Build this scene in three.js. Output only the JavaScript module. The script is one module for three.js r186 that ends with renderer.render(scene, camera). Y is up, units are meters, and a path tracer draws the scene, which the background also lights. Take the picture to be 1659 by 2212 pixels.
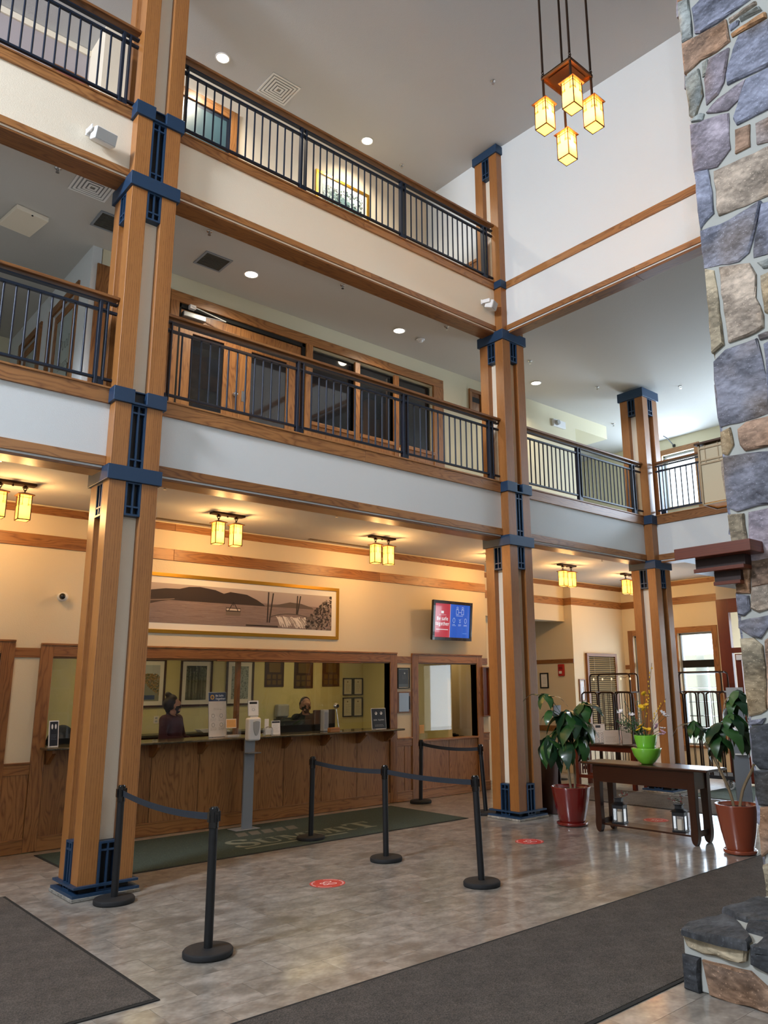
import * as THREE from 'three';
import { RoundedBoxGeometry } from 'three/addons/geometries/RoundedBoxGeometry.js';
import { MarchingCubes } from 'three/addons/objects/MarchingCubes.js';
import { RectAreaLightUniformsLib } from 'three/addons/lights/RectAreaLightUniformsLib.js';
import { mergeGeometries, mergeVertices, toCreasedNormals } from 'three/addons/utils/BufferGeometryUtils.js';

// ---------------------------------------------------------------- camera, sky, daylight, exposure
const W = 1659, H = 2212, FOCAL = 1689.66;
const scene = new THREE.Scene();
const camera = new THREE.PerspectiveCamera(2 * Math.atan(H / 2 / FOCAL) * 180 / Math.PI, W / H, 0.05, 120);
camera.position.set(-2.7355, 1.8341, 7.7588);
camera.rotation.order = 'YXZ';
camera.rotation.set(THREE.MathUtils.degToRad(12.6903), THREE.MathUtils.degToRad(-41.9951), THREE.MathUtils.degToRad(-0.6544));
camera.setViewOffset(W, H, -85.44, 1.19, W, H);
scene.add(camera);
const renderer = new THREE.WebGLRenderer({ antialias: true });
renderer.toneMapping = THREE.LinearToneMapping;
renderer.toneMappingExposure = 1.0;
renderer.shadowMap.enabled = true;
renderer.outputColorSpace = THREE.SRGBColorSpace;
RectAreaLightUniformsLib.init();
scene.background = new THREE.Color(0.80, 0.91, 1.0).multiplyScalar(5.0);

// daylight that enters through the tall windows of the far-left and rear atrium walls (area lights fill those openings)
function daylight(name, w, h, x, y, z, tx, ty, tz, color, power) {
  const l = new THREE.RectAreaLight(color, power, w, h); l.name = name;
  l.position.set(x, y, z); l.lookAt(tx, ty, tz); scene.add(l); return l;
}
daylight('high_window_daylight', 1.7, 1.5, -8.7, 9.85, 2.4, 0.5, 3.2, 1.0, 0xebf2ff, 175);
for (const [n, w, h, y, z] of [['entrance_window_daylight', .8, 2.3, 1.75, -1.255], ['upper_window_daylight', .8, 1.25, 6.48, -1.275], ['upper_window_daylight', 1.8, 1.3, 6.46, 2.3]]) daylight(n, w, h, 13.36, y, z, 0, y + (y > 4 ? 1.5 : 0), z, 0xcfe6ff, y > 4 ? 34 : 10);

// ---------------------------------------------------------------- random, noise, textures
let seed = 7;
const rnd = () => { seed = (seed + 0x6d2b79f5) | 0; let t = Math.imul(seed ^ (seed >>> 15), 1 | seed); t = (t + Math.imul(t ^ (t >>> 7), 61 | t)) ^ t; return ((t ^ (t >>> 14)) >>> 0) / 4294967296; };
const rr = (a, b) => a + (b - a) * rnd();
const PERM = new Uint8Array(512); { const p = [...Array(256).keys()]; for (let i = 255; i > 0; i--) { const j = Math.floor(rnd() * (i + 1)); [p[i], p[j]] = [p[j], p[i]]; } for (let i = 0; i < 512; i++) PERM[i] = p[i & 255]; }
// value noise that repeats every px, py cells
function vn(x, y, px = 256, py = 256) {
  const xi = Math.floor(x), yi = Math.floor(y), fx = x - xi, fy = y - yi, u = fx * fx * (3 - 2 * fx), v = fy * fy * (3 - 2 * fy);
  const X0 = ((xi % px) + px) % px, X1 = (X0 + 1) % px, Y0 = ((yi % py) + py) % py, Y1 = (Y0 + 1) % py;
  const h = (a, b) => PERM[(PERM[a & 255] + b) & 255] / 255;
  return (h(X0, Y0) * (1 - u) + h(X1, Y0) * u) * (1 - v) + (h(X0, Y1) * (1 - u) + h(X1, Y1) * u) * v;
}
function fbm(x, y, px, py, o = 4) { let s = 0, a = .5, n = 0; for (let i = 0; i < o; i++) { s += a * vn(x, y, px, py); n += a; a *= .5; x *= 2; y *= 2; px *= 2; py *= 2; } return s / n; }
function tex(w, h, mw, mh, f, srgb = true) {          // f(u, v) -> [r, g, b] in 0..255; mw, mh: metres covered
  const d = new Uint8Array(w * h * 4);
  for (let j = 0; j < h; j++) for (let i = 0; i < w; i++) { const c = f(i / w, j / h), o = (j * w + i) * 4; d[o] = c[0]; d[o + 1] = c[1]; d[o + 2] = c[2]; d[o + 3] = 255; }
  const t = new THREE.DataTexture(d, w, h); t.wrapS = t.wrapT = THREE.RepeatWrapping; t.magFilter = THREE.LinearFilter; t.minFilter = THREE.LinearMipmapLinearFilter; t.generateMipmaps = true;
  if (srgb) t.colorSpace = THREE.SRGBColorSpace; t.repeat.set(1 / mw, 1 / mh); t.needsUpdate = true; return t;
}
const mixc = (a, b, t) => [a[0] + (b[0] - a[0]) * t, a[1] + (b[1] - a[1]) * t, a[2] + (b[2] - a[2]) * t];
const clamp = (x, a = 0, b = 1) => Math.min(b, Math.max(a, x));
function oakTex(cath) {
  return tex(1024, 512, 2.4, 0.6, (u, v) => {
    const warp = cath ? 2.6 * fbm(u * 3, v * 4, 3, 4, 3) : .5 * fbm(u * 2, v * 6, 2, 6, 2);
    const ring = (v * (cath ? 11 : 26) + warp * 3) % 1, r = Math.pow(Math.abs(ring * 2 - 1), cath ? 2.4 : 1.4);
    const pore = fbm(u * 26, v * 190, 26, 190, 2), fine = vn(u * 60, v * 256, 60, 256), tone = fbm(u * 2, v * 5, 2, 5, 3);
    let k = r * (cath ? .5 : .24) + (pore > .6 ? .26 : 0) * (.4 + r) + (fine - .5) * .14 + (tone - .5) * .35;
    return mixc([186, 136, 82], [116, 72, 36], clamp(k));
  });
}
const T_OAK = oakTex(true), T_OAKS = oakTex(false);
const T_STONEFLOOR = tex(2048, 1024, 4.88, 2.44, (u, v) => {
  const a = fbm(u * 8 + .7 * vn(u * 8, v * 8, 8, 8), v * 8, 8, 8, 5), b = fbm(u * 46, v * 30, 46, 30, 4), c = fbm(u * 200, v * 110, 200, 110, 2), cl = fbm(u * 5, v * 6, 5, 6, 3);
  const k = clamp((a - .5) * .9 + (b - .5) * 1.25 + (c - .5) * .5 + .5);
  return mixc(mixc([122, 117, 110], [188, 182, 173], k), [160, 148, 130], clamp((cl - .42) * 1.2) * .25);
});
const T_CARPET = tex(512, 512, .5, .5, (u, v) => { const k = 70 + 165 * clamp(.55 * vn(u * 128, v * 128, 128, 128) + .3 * vn(u * 64 + 9, v * 64, 64, 64) + .25 * fbm(u * 6, v * 6, 6, 6, 2)); return [k, k, k]; });
const T_GREY = tex(512, 512, 1, 1, (u, v) => { const k = 255 * clamp(.15 + .7 * fbm(u * 6, v * 6, 6, 6, 6)); return [k, k, k]; }, false);
const T_PLASTER = tex(512, 512, .6, .6, (u, v) => { const k = 255 * clamp(.6 * vn(u * 90, v * 90, 90, 90) + .4 * vn(u * 180, v * 180, 180, 180)); return [k, k, k]; }, false);
const T_ROCK = tex(1024, 1024, 1.6, 1.6, (u, v) => {
  const a = fbm(u * 5 + vn(u * 6, v * 6, 6, 6), v * 7, 5, 7, 6), b = fbm(u * 40, v * 70, 40, 70, 3), sp = vn(u * 200, v * 200, 200, 200), cr = Math.abs(fbm(u * 6 + 3, v * 9, 6, 9, 4) - .5);
  let k = 128 + 170 * (a - .5) + 90 * (b - .5) + (sp > .9 ? 70 : 0) + 60;
  const w = clamp((fbm(u * 4, v * 4 + 7, 4, 4, 3) - .5) * 3);
  return [clamp(k + 22 * w, 0, 255), clamp(k + 6 * w, 0, 255), clamp(k - 14 * w, 0, 255)];
});
const T_ROCKB = tex(512, 512, .8, .8, (u, v) => { const a = fbm(u * 4, v * 7, 4, 7, 6), r = 1 - Math.abs(2 * fbm(u * 3 + 5, v * 8, 3, 8, 4) - 1); const k = 255 * clamp(.55 * a + .45 * r); return [k, k, k]; }, false);

// ---------------------------------------------------------------- materials
const mat = (o) => new THREE.MeshPhysicalMaterial(o);
const M = {};
const oakM = (c, map = T_OAK, rough = .42) => mat({ color: c, map, roughness: rough, clearcoat: .25, clearcoatRoughness: .35 });
M.oak = [oakM(0xe0d2c0), oakM(0xd0c0ac), oakM(0xeaded0)];
M.oakPost = [oakM(0xe6d3b6, T_OAKS), oakM(0xdcc8aa, T_OAKS)];
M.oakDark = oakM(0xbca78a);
M.walnut = mat({ color: 0x4c3225, map: T_OAKS, roughness: .3, clearcoat: .5, clearcoatRoughness: .2 });
M.mahogany = mat({ color: 0x9a4f35, map: T_OAKS, roughness: .35, clearcoat: .4, clearcoatRoughness: .25 });
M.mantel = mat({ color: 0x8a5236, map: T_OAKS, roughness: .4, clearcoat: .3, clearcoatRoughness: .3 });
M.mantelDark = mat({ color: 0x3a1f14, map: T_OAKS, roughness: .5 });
const plaster = (c) => mat({ color: c, roughness: .92, bumpMap: T_PLASTER, bumpScale: .0012 });
M.cream = plaster(0xe8dcc6); M.warm = plaster(0xe4d5b6); M.white = plaster(0xdbdfdf); M.ceil = plaster(0xc2bfb8); M.ceilTop = plaster(0xc2c3c4); M.yellow = plaster(0xd8cc90); M.buff = plaster(0xded6b8); M.greyRed = plaster(0x8a4a48);
M.blue = mat({ color: 0x223d5a, roughness: .42, metalness: .15, bumpMap: T_PLASTER, bumpScale: .0004 });
M.rail = mat({ color: 0x131f31, roughness: .4, metalness: .2 });
M.black = mat({ color: 0x0c0d10, roughness: .55 });
M.blackGloss = mat({ color: 0x0a0a0c, roughness: .18, clearcoat: .5 });
M.blackMatte = mat({ color: 0x17181a, roughness: .75, bumpMap: T_PLASTER, bumpScale: .0006 });
M.belt = mat({ color: 0x1f2731, roughness: .8, bumpMap: T_PLASTER, bumpScale: .0008 });
M.bronze = mat({ color: 0x3a281c, roughness: .4, metalness: .7 });
M.copper = mat({ color: 0x8a5a34, roughness: .35, metalness: .75 });
M.chrome = mat({ color: 0xd0d2d4, roughness: .22, metalness: 1 });
M.steel = mat({ color: 0x8f959b, roughness: .35, metalness: .8 });
M.greyPaint = mat({ color: 0x8b9299, roughness: .5, metalness: .1 });
M.whitePlastic = mat({ color: 0xe6e6e4, roughness: .4 });
M.greyPlastic = mat({ color: 0xa9aaa8, roughness: .5 });
M.brass = mat({ color: 0x6e5526, roughness: .5, metalness: .5 });
M.gold = mat({ color: 0xcf9f3c, roughness: .32, metalness: .85, bumpMap: T_GREY, bumpScale: .001 });
M.paper = mat({ color: 0xeeeae2, roughness: .8 });
M.mat = mat({ color: 0xefe9dc, roughness: .85 });
M.glass = mat({ color: 0xffffff, transmission: 1, thickness: 0, roughness: .02, ior: 1.5 });
M.glassDark = mat({ color: 0x22262b, roughness: .06, clearcoat: 1, clearcoatRoughness: .03, metalness: .1 });
M.glassBlue = mat({ color: 0x3a5560, roughness: .35 });
M.frost = mat({ color: 0xb9c6c4, roughness: .35, clearcoat: .6 });
M.lampGlass = mat({ color: 0xffdf96, transmission: .6, thickness: 0, roughness: .72, emissive: 0xff9a2a, emissiveIntensity: .3, side: THREE.DoubleSide });
M.glow = mat({ color: 0xffffff, emissive: 0xfff2d8, emissiveIntensity: 9 });
M.panelGlow = mat({ color: 0xffffff, emissive: 0xffe9b8, emissiveIntensity: 2.2 });
M.grout = mat({ color: 0x6e665c, roughness: .9 });
M.tile = [0xf4f3f1, 0xeeedeb, 0xf1f0ee, 0xebeae7].map((c) => mat({ color: c, map: T_STONEFLOOR, roughness: .28, bumpMap: T_GREY, bumpScale: .0005, clearcoat: .5, clearcoatRoughness: .1 }));
const carpet = (c) => mat({ color: c, map: T_CARPET, roughness: .98, bumpMap: T_CARPET, bumpScale: .004, sheen: .3 });
M.runner = carpet(0x7a7066); M.green = carpet(0x3a493f); M.greenLight = carpet(0x7c948a); M.rugGrey = carpet(0x8a847c);
M.rubber = mat({ color: 0x191a19, roughness: .85 });
const rock = (c) => mat({ color: c, map: T_ROCK, roughness: .78, bumpMap: T_ROCKB, bumpScale: .022, specularIntensity: .6 });
M.rock = { b: rock(0xb0b6cc), g: rock(0xb4bcba), m: rock(0xc2b8c4), t: rock(0xdccab6), n: rock(0xcdaa90), o: rock(0xdcaa7c), p: rock(0xd8cac6), y: rock(0xd4c4a6), s: rock(0x9c9eac), d: rock(0x5e6166) };
M.mortar = mat({ color: 0xb0b2ac, roughness: .95, bumpMap: T_ROCKB, bumpScale: .006 });
M.plinth = mat({ color: 0xb2aea4, map: T_ROCK, roughness: .7 });
M.potRed = mat({ color: 0x6e1a16, roughness: .16, clearcoat: .8, clearcoatRoughness: .08 });
M.potBrown = mat({ color: 0x87412a, roughness: .2, clearcoat: .7, clearcoatRoughness: .1 });
M.soil = mat({ color: 0x2a1c12, roughness: 1, bumpMap: T_ROCKB, bumpScale: .03 });
M.bark = mat({ color: 0xb9a07a, roughness: .85, map: T_GREY, bumpMap: T_GREY, bumpScale: .006 });
M.leaf = [0x264a24, 0x1c3a24, 0x315a2a].map((c) => mat({ color: c, roughness: .32, side: THREE.DoubleSide, clearcoat: .3 }));
M.lime = mat({ color: 0x7bc43a, roughness: .18, clearcoat: .8 });
M.redPaint = mat({ color: 0xb0241c, roughness: .4 });

// ---------------------------------------------------------------- geometry helpers
function uvBox(g, along = 'x', off) {                 // planar uv in metres per face; u runs along the grain
  if (g.index) g = g.toNonIndexed();
  const o = off ?? [rnd() * 7, rnd() * 7], p = g.attributes.position, uv = new Float32Array(p.count * 2), a = new THREE.Vector3(), b = new THREE.Vector3(), c = new THREE.Vector3();
  const ax = 'xyz'.indexOf(along);
  for (let i = 0; i < p.count; i += 3) {
    a.fromBufferAttribute(p, i); b.fromBufferAttribute(p, i + 1); c.fromBufferAttribute(p, i + 2);
    const n = b.clone().sub(a).cross(c.clone().sub(a)), m = [Math.abs(n.x), Math.abs(n.y), Math.abs(n.z)], k = m.indexOf(Math.max(...m));
    let u = ax, v; if (u === k) { u = (k + 1) % 3; v = (k + 2) % 3; } else v = 3 - u - k;
    [a, b, c].forEach((q, j) => { const e = [q.x, q.y, q.z]; uv[(i + j) * 2] = e[u] + o[0]; uv[(i + j) * 2 + 1] = e[v] + o[1]; });
  }
  g.setAttribute('uv', new THREE.BufferAttribute(uv, 2)); return g;
}
function longest(w, h, d) { return w >= h && w >= d ? 'x' : h >= d ? 'y' : 'z'; }
function bx(x0, y0, z0, x1, y1, z1, r = 0, along) {   // box between two corners, optional rounded edge
  const w = Math.abs(x1 - x0), h = Math.abs(y1 - y0), d = Math.abs(z1 - z0);
  const rad = Math.min(r, w / 2.05, h / 2.05, d / 2.05), g = r ? new RoundedBoxGeometry(w, h, d, 1, rad) : new THREE.BoxGeometry(w, h, d);
  g.translate((x0 + x1) / 2, (y0 + y1) / 2, (z0 + z1) / 2);
  return uvBox(g, along ?? longest(w, h, d));
}
function cyl(r0, r1, y0, y1, x = 0, z = 0, n = 24, open = false) { const g = new THREE.CylinderGeometry(r1, r0, y1 - y0, n, 1, open); g.translate(x, (y0 + y1) / 2, z); return g; }
function lathe(pts, n = 36) { return new THREE.LatheGeometry(pts.map((p) => new THREE.Vector2(p[0], p[1])), n); }
function tube(pts, r, n = 24, m = 8, closed = false) { return new THREE.TubeGeometry(new THREE.CatmullRomCurve3(pts.map((p) => new THREE.Vector3(...p)), closed, 'centripetal'), n, r, m, closed); }
function pipe(pts, r, m = 8) {                         // straight runs with rounded corners
  const path = new THREE.CurvePath(), P = pts.map((p) => new THREE.Vector3(...p)), f = .07; let prev = P[0];
  for (let i = 1; i < P.length - 1; i++) { const a = P[i].clone().lerp(P[i - 1], Math.min(.5, f / P[i].distanceTo(P[i - 1]))), b = P[i].clone().lerp(P[i + 1], Math.min(.5, f / P[i].distanceTo(P[i + 1]))); path.add(new THREE.LineCurve3(prev, a)); path.add(new THREE.QuadraticBezierCurve3(a, P[i], b)); prev = b; }
  path.add(new THREE.LineCurve3(prev, P[P.length - 1])); return new THREE.TubeGeometry(path, pts.length * 12, r, m);
}
function bar(a, b, r, n = 8) { const A = new THREE.Vector3(...a), B = new THREE.Vector3(...b), g = new THREE.CylinderGeometry(r, r, A.distanceTo(B), n); g.applyQuaternion(new THREE.Quaternion().setFromUnitVectors(new THREE.Vector3(0, 1, 0), B.clone().sub(A).normalize())); g.translate((A.x + B.x) / 2, (A.y + B.y) / 2, (A.z + B.z) / 2); return g; }
function merge(gs) {
  gs = [].concat(gs).map((g) => { if (g.index) g = g.toNonIndexed(); for (const k of Object.keys(g.attributes)) if (!['position', 'normal', 'uv'].includes(k)) g.deleteAttribute(k); if (!g.attributes.uv) g.setAttribute('uv', new THREE.BufferAttribute(new Float32Array(g.attributes.position.count * 2), 2)); return g; });
  return gs.length === 1 ? gs[0] : mergeGeometries(gs);
}
const used = new Map();
function numbered(n) { const k = used.get(n) ?? 0; used.set(n, k + 1); return k ? n + '_' + String(k).padStart(3, '0') : n; }
const pick = (m) => Array.isArray(m) ? m[Math.floor(rnd() * m.length)] : m;
function part(name, gs, m, parent) { const o = new THREE.Mesh(merge(gs), pick(m)); o.name = name; o.castShadow = o.receiveShadow = true; parent.add(o); return o; }
function partG(name, geo, m, parent) { const o = new THREE.Mesh(geo, pick(m)); o.name = name; o.castShadow = o.receiveShadow = true; parent.add(o); return o; }
function struct(name, gs, m) { const o = part(numbered(name), gs, m, scene); o.userData.kind = 'structure'; return o; }
function structG(name) { const o = new THREE.Group(); o.name = numbered(name); o.userData.kind = 'structure'; scene.add(o); return o; }
function tag(o, label, category, group) { o.userData.label = label; o.userData.category = category; if (group) o.userData.group = group; return o; }
function thing(name, label, category, pos = [0, 0, 0], turn = 0, group) { const o = new THREE.Group(); o.name = numbered(name); o.position.set(...pos); o.rotation.y = turn; scene.add(o); o.userData.kind = 'thing'; return tag(o, label, category, group); }
function solo(name, gs, m, label, category, group) { const o = part(numbered(name), gs, m, scene); o.userData.kind = 'thing'; return tag(o, label, category, group); }
function copy(o, label, pos, turn, base) { const c = o.clone(); c.name = numbered(base ?? o.name.replace(/_\d{3}$/, '')); c.userData = { ...o.userData, label }; scene.add(c); if (pos) c.position.set(...pos); if (turn !== undefined) c.rotation.y = turn; return c; }
function canvasTex(w, h, draw) { const c = document.createElement('canvas'); c.width = w; c.height = h; const x = c.getContext('2d'); draw(x, w, h); const t = new THREE.CanvasTexture(c); t.colorSpace = THREE.SRGBColorSpace; return t; }
function sheet(w, h, t = .004) {                       // thin upright slab whose front face carries the print, uv 0..1
  const g = new THREE.BoxGeometry(w, h, t); return g;
}
const printM = (t, rough = .6) => mat({ map: t, roughness: rough });
function boxFrame(w, h, t, d) {                        // picture frame, centred at the origin, facing +z
  return [bx(-w / 2, h / 2 - t, -d / 2, w / 2, h / 2, d / 2, .003, 'x'), bx(-w / 2, -h / 2, -d / 2, w / 2, -h / 2 + t, d / 2, .003, 'x'), bx(-w / 2, -h / 2 + t, -d / 2, -w / 2 + t, h / 2 - t, d / 2, .003, 'y'), bx(w / 2 - t, -h / 2 + t, -d / 2, w / 2, h / 2 - t, d / 2, .003, 'y')];
}

// ================================================================ THE SETTING
const walls = (n, gs, m) => gs.forEach((g) => struct(n, g, m));
// ---- floor: stone-look tiles laid in a running bond
{
  const fl = structG('floor');
  part('grout_bed', bx(-9, -.14, -7.5, 13.6, -.004, 13, 0, 'x'), M.grout, fl);
  const TX = .61, TZ = .305, gap = .0022, tiles = [];
  for (let j = -25; j < 43; j++) for (let i = -15; i < 23; i++) {
    const x0 = 1.92 + i * TX + ((j & 1) ? TX / 2 : 0), z0 = 2.22 + j * TZ - .305 * 0;
    if (x0 < -9 || x0 + TX > 13.6 || z0 < -7.4 || z0 + TZ > 12.8) continue;
    const cx = x0 + TX / 2, cz = z0 + TZ / 2, dx = cx - camera.position.x, dz = cz - camera.position.z;
    const ang = Math.atan2(dx, -dz) * 180 / Math.PI, dist = Math.hypot(dx, dz);
    const hidden = cz < -2.65 && cx < 8.2 || cx < -.45 && cz > -.6 && cz < 2.7 || cz > 3.35 && cz < 4.7 && cx > -.3 && cx < 6 || cz > 4.85 && cx > 2.05 || cz < -.75 && cz > -2.4 && cx > .6 && cx < 5.5 || cx > 8.35 && cx < 9.7 && cz > -2.4 && cz < 2.6;
    const seen = !hidden && ang > 9 && ang < 70 && dist > 3.6 && cz < 5.3;
    tiles.push({ x0, z0, seen, dist });
  }
  const geos = [];
  for (let k = 0; k < 14; k++) { const g = new THREE.BoxGeometry(TX - gap, .012, TZ - gap); uvBox(g.index ? g : g, 'x'); geos.push(uvBox(new THREE.BoxGeometry(TX - gap, .012, TZ - gap), 'x')); }
  tiles.sort((a, b) => (b.seen - a.seen) || (a.dist - b.dist));
  const rest = [];
  tiles.forEach((t, n) => {
    const g = geos[Math.floor(rnd() * geos.length)], y = -.006 + rr(-.0004, .0002);
    if (n < 300) { const m = partG('tile', g, M.tile, fl); m.position.set(t.x0 + TX / 2, y, t.z0 + TZ / 2); if (rnd() < .5) m.rotation.y = Math.PI; }
    else rest.push(g.clone().translate(t.x0 + TX / 2, y, t.z0 + TZ / 2));
  });
  part('outer_tiles', rest, M.tile[0], fl).userData.kind = 'stuff';
}
// ---- storey slabs and ceilings
const Y1 = 4.15, Y2 = 7.5, Y3 = 10.84;                 // ceiling heights
const ZF = -.15, ZB = -1.9, ZR = -2.65, XR = 6.117, XC = 10.1, XW = 13.4;
walls('ceiling_lower', [bx(-9, Y1, -7.5, XW + .2, 4.86, ZF - .03), bx(XC + .03, Y1, ZF - .03, XW + .2, 4.86, 12.8)], M.ceil);
walls('ceiling_middle', [bx(-9, Y2, -7.5, XW + .2, 8.24, ZF - .03), bx(XR + .02, Y2, ZF - .03, XW + .2, 8.24, 12.8)], M.ceil);
{
  const g = bx(-9, Y3, -7.5, XW, Y3 + .3, 0, 0, 'x'), s = bx(-9, 0, 0, XW, .3, 13.2, 0, 'x');
  s.rotateX(.038); s.translate(0, Y3, 0);
  walls('ceiling_upper', [g, s], M.ceilTop);
}
// ---- fascia walls of the galleries, with oak boards along their edges
function fasciaX(x0, x1, yb, yt, y0, y1, soft, nm) {    // front face on z = ZF
  struct('wall_gallery_' + nm, bx(x0, yb - .02, ZF - .16, x1, y1 - .02, ZF), nm === 'upper' ? M.cream : M.white);
  // lower and upper boards, each in lengths butted end to end
  const cut = (a, b, n) => { const out = [a]; for (let i = 1; i < n; i++) out.push(a + (b - a) * i / n + rr(-.3, .3)); out.push(b); return out; };
  for (const [ya, yc, d] of [[yb, yt, .022], [y0, y1, .03]]) { const c = cut(x0, x1, Math.max(1, Math.round((x1 - x0) / 3))); for (let i = 0; i + 1 < c.length; i++) struct('trim_1', bx(c[i] + .0008, ya, ZF - .01, c[i + 1] - .0008, yc, ZF + d, .004, 'x'), M.oak); }
  struct('trim_1', bx(x0, y1 - .012, ZF - .2, x1, y1 + .012, ZF + .045, .006, 'x'), M.oak);          // nosing
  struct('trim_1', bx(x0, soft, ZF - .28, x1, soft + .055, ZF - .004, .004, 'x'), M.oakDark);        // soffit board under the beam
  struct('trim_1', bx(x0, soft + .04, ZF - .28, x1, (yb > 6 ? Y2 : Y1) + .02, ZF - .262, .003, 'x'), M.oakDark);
}
fasciaX(-8.9, 0, 4.083, 4.188, 4.754, 4.918, 4.035, 'lower'); fasciaX(.5, 5.99, 4.083, 4.188, 4.754, 4.918, 4.035, 'lower'); fasciaX(6.5, 9.92, 4.083, 4.188, 4.754, 4.918, 4.035, 'lower');
fasciaX(-8.9, 0, 7.448, 7.529, 8.172, 8.294, 7.405, 'upper'); fasciaX(.5, 5.99, 7.448, 7.529, 8.172, 8.294, 7.405, 'upper');
// fascia of the gallery that runs towards the viewer on the right
{
  struct('wall_gallery_lower', bx(XC, 4.065, 0, XC + .16, 4.9, 12.8), M.white);
  for (const [a, b] of [[.02, 3.1], [3.1, 6.4]]) { struct('trim_1', bx(XC - .022, 4.083, a, XC + .01, 4.188, b - .001, .004, 'z'), M.oak); struct('trim_1', bx(XC - .03, 4.754, a, XC + .01, 4.918, b - .001, .004, 'z'), M.oak); }
  struct('trim_1', bx(XC - .045, 4.906, .02, XC + .2, 4.93, 6.4, .006, 'z'), M.oak);
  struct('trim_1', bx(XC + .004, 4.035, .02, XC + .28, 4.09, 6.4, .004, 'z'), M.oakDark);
}
// upper right wall over the opening
walls('wall_right_upper', [bx(XR, 7.43, ZF, XR + .2, Y3 + .1, 13), bx(XR, 8.24, -7.5, XR + .2, Y3 + .1, ZF)], M.white);
for (const [a, b] of [[.0, 2.4], [2.4, 6.9]]) {
  struct('trim_1', bx(XR - .022, 7.448, a, XR + .01, 7.529, b - .001, .004, 'z'), M.oak);
  struct('trim_1', bx(XR - .022, 8.172, a, XR + .01, 8.294, b - .001, .004, 'z'), M.oak);
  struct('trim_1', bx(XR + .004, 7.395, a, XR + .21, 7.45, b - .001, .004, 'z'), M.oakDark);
}
struct('trim_1', bx(XR - .02, 8.3, -1.88, XR + .005, 8.95, -.19, .004, 'z'), M.oak);                   // oak wainscot end seen through the top railing
struct('trim_1', bx(XR - .035, 8.95, -1.88, XR + .005, 9.0, -.19, .004, 'z'), M.oak);

// ---- reception wall, ground floor
const win1 = { x0: .42, x1: 5.82, y0: 1.16, y1: 2.26 }, win2 = { x0: 6.45, x1: 7.9, y0: .955, y1: 2.26 };
walls('wall_back', [bx(-.02, 2.26, ZR - .14, 8.2, Y1, ZR), bx(-1.15, 2.29, ZR - .14, -.02, Y1, ZR), bx(-9, 0, ZR - .14, -1.15, Y1, ZR), bx(-.17, 0, ZR - .14, -.02, 2.29, ZR), bx(-.02, .9, ZR - .14, win1.x0, 2.26, ZR), bx(win1.x1, .9, ZR - .14, win2.x0, 2.26, ZR), bx(win2.x1, 0, ZR - .14, 8.2, 2.26, ZR)], M.warm);
struct('wall_back', bx(8.06, 0, -7.4, 8.2, Y1, ZR - .02), M.warm);                                     // end of the reception block
// cladding below the service windows
function panelRun(x0, x1, y1, n, z = ZR) {
  const p = structG('wall_wainscot'), w = (x1 - x0) / n;
  for (let i = 0; i < n; i++) part('panel', bx(x0 + i * w + .004, .16, z - .06, x0 + (i + 1) * w - .004, y1, z + .004, .003, 'y'), M.oak, p);
  part('backing', bx(x0, 0, z - .12, x1, y1, z - .05, 0, 'y'), M.oakDark, p);
  part('base_board', bx(x0, .004, z - .05, x1, .15, z + .018, .004, 'x'), M.oak, p); part('base_cap', bx(x0, .146, z - .05, x1, .168, z + .024, .006, 'x'), M.oak, p);
  return p;
}
panelRun(.42, 5.82, 1.14, 8); panelRun(6.45, 7.9, .93, 2);
for (const [a, b, n] of [[-.02, .27, 1], [5.97, 6.31, 2], [8.04, 8.2, 1]]) { const p = panelRun(a, b, .9, n); part('cap_board', bx(a, .88, ZR - .05, b, 1.0, ZR + .016, .004, 'x'), M.oak, p); part('cap_rail', bx(a, .995, ZR - .05, b, 1.02, ZR + .03, .006, 'x'), M.oak, p); }
// casings
function casing(nm, x0, x1, y0, y1, w, z = ZR, deep = .14) {   // oak frame round an opening; sides reach the floor
  const f = structG(nm);
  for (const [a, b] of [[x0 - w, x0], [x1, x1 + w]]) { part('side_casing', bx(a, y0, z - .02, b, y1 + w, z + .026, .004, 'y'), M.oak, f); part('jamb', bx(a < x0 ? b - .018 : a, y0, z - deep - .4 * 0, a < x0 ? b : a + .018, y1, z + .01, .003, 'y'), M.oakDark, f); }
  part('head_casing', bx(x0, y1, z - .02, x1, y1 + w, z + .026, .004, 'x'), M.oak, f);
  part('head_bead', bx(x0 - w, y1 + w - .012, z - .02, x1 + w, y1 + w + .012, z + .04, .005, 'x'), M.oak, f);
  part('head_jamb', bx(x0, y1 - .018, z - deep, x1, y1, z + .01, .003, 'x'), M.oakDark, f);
  return f;
}
{ const f = casing('window_1', win1.x0, win1.x1, 0.01, win1.y1, .15); part('mullion', bx(2.985, 1.2, ZR - .1, 3.04, win1.y1, ZR - .02, .004, 'y'), M.oakDark, f);
  part('glass_pane', bx(.44, 1.27, ZR - .066, 2.985, 2.24, ZR - .06), M.glass, f); part('glass_pane', bx(3.04, 1.30, ZR - .066, 5.8, 2.24, ZR - .06), M.glass, f); }
{ const f = casing('window_2', win2.x0, win2.x1, 0.01, win2.y1, .145); part('glass_pane', bx(win2.x0 + .02, 1.1, ZR - .066, win2.x1 - .02, 2.25, ZR - .06), M.glass, f); part('sill', bx(win2.x0, .93, ZR - .14, win2.x1, .965, ZR + .05, .006, 'x'), M.oak, f); }
{ const d = casing('door_1', -1.15, -.17, .01, 2.29, .15); part('door_leaf', bx(-1.14, .02, ZR - .12, -.18, 2.28, ZR - .08, .004, 'y'), M.walnut, d); }
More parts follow.
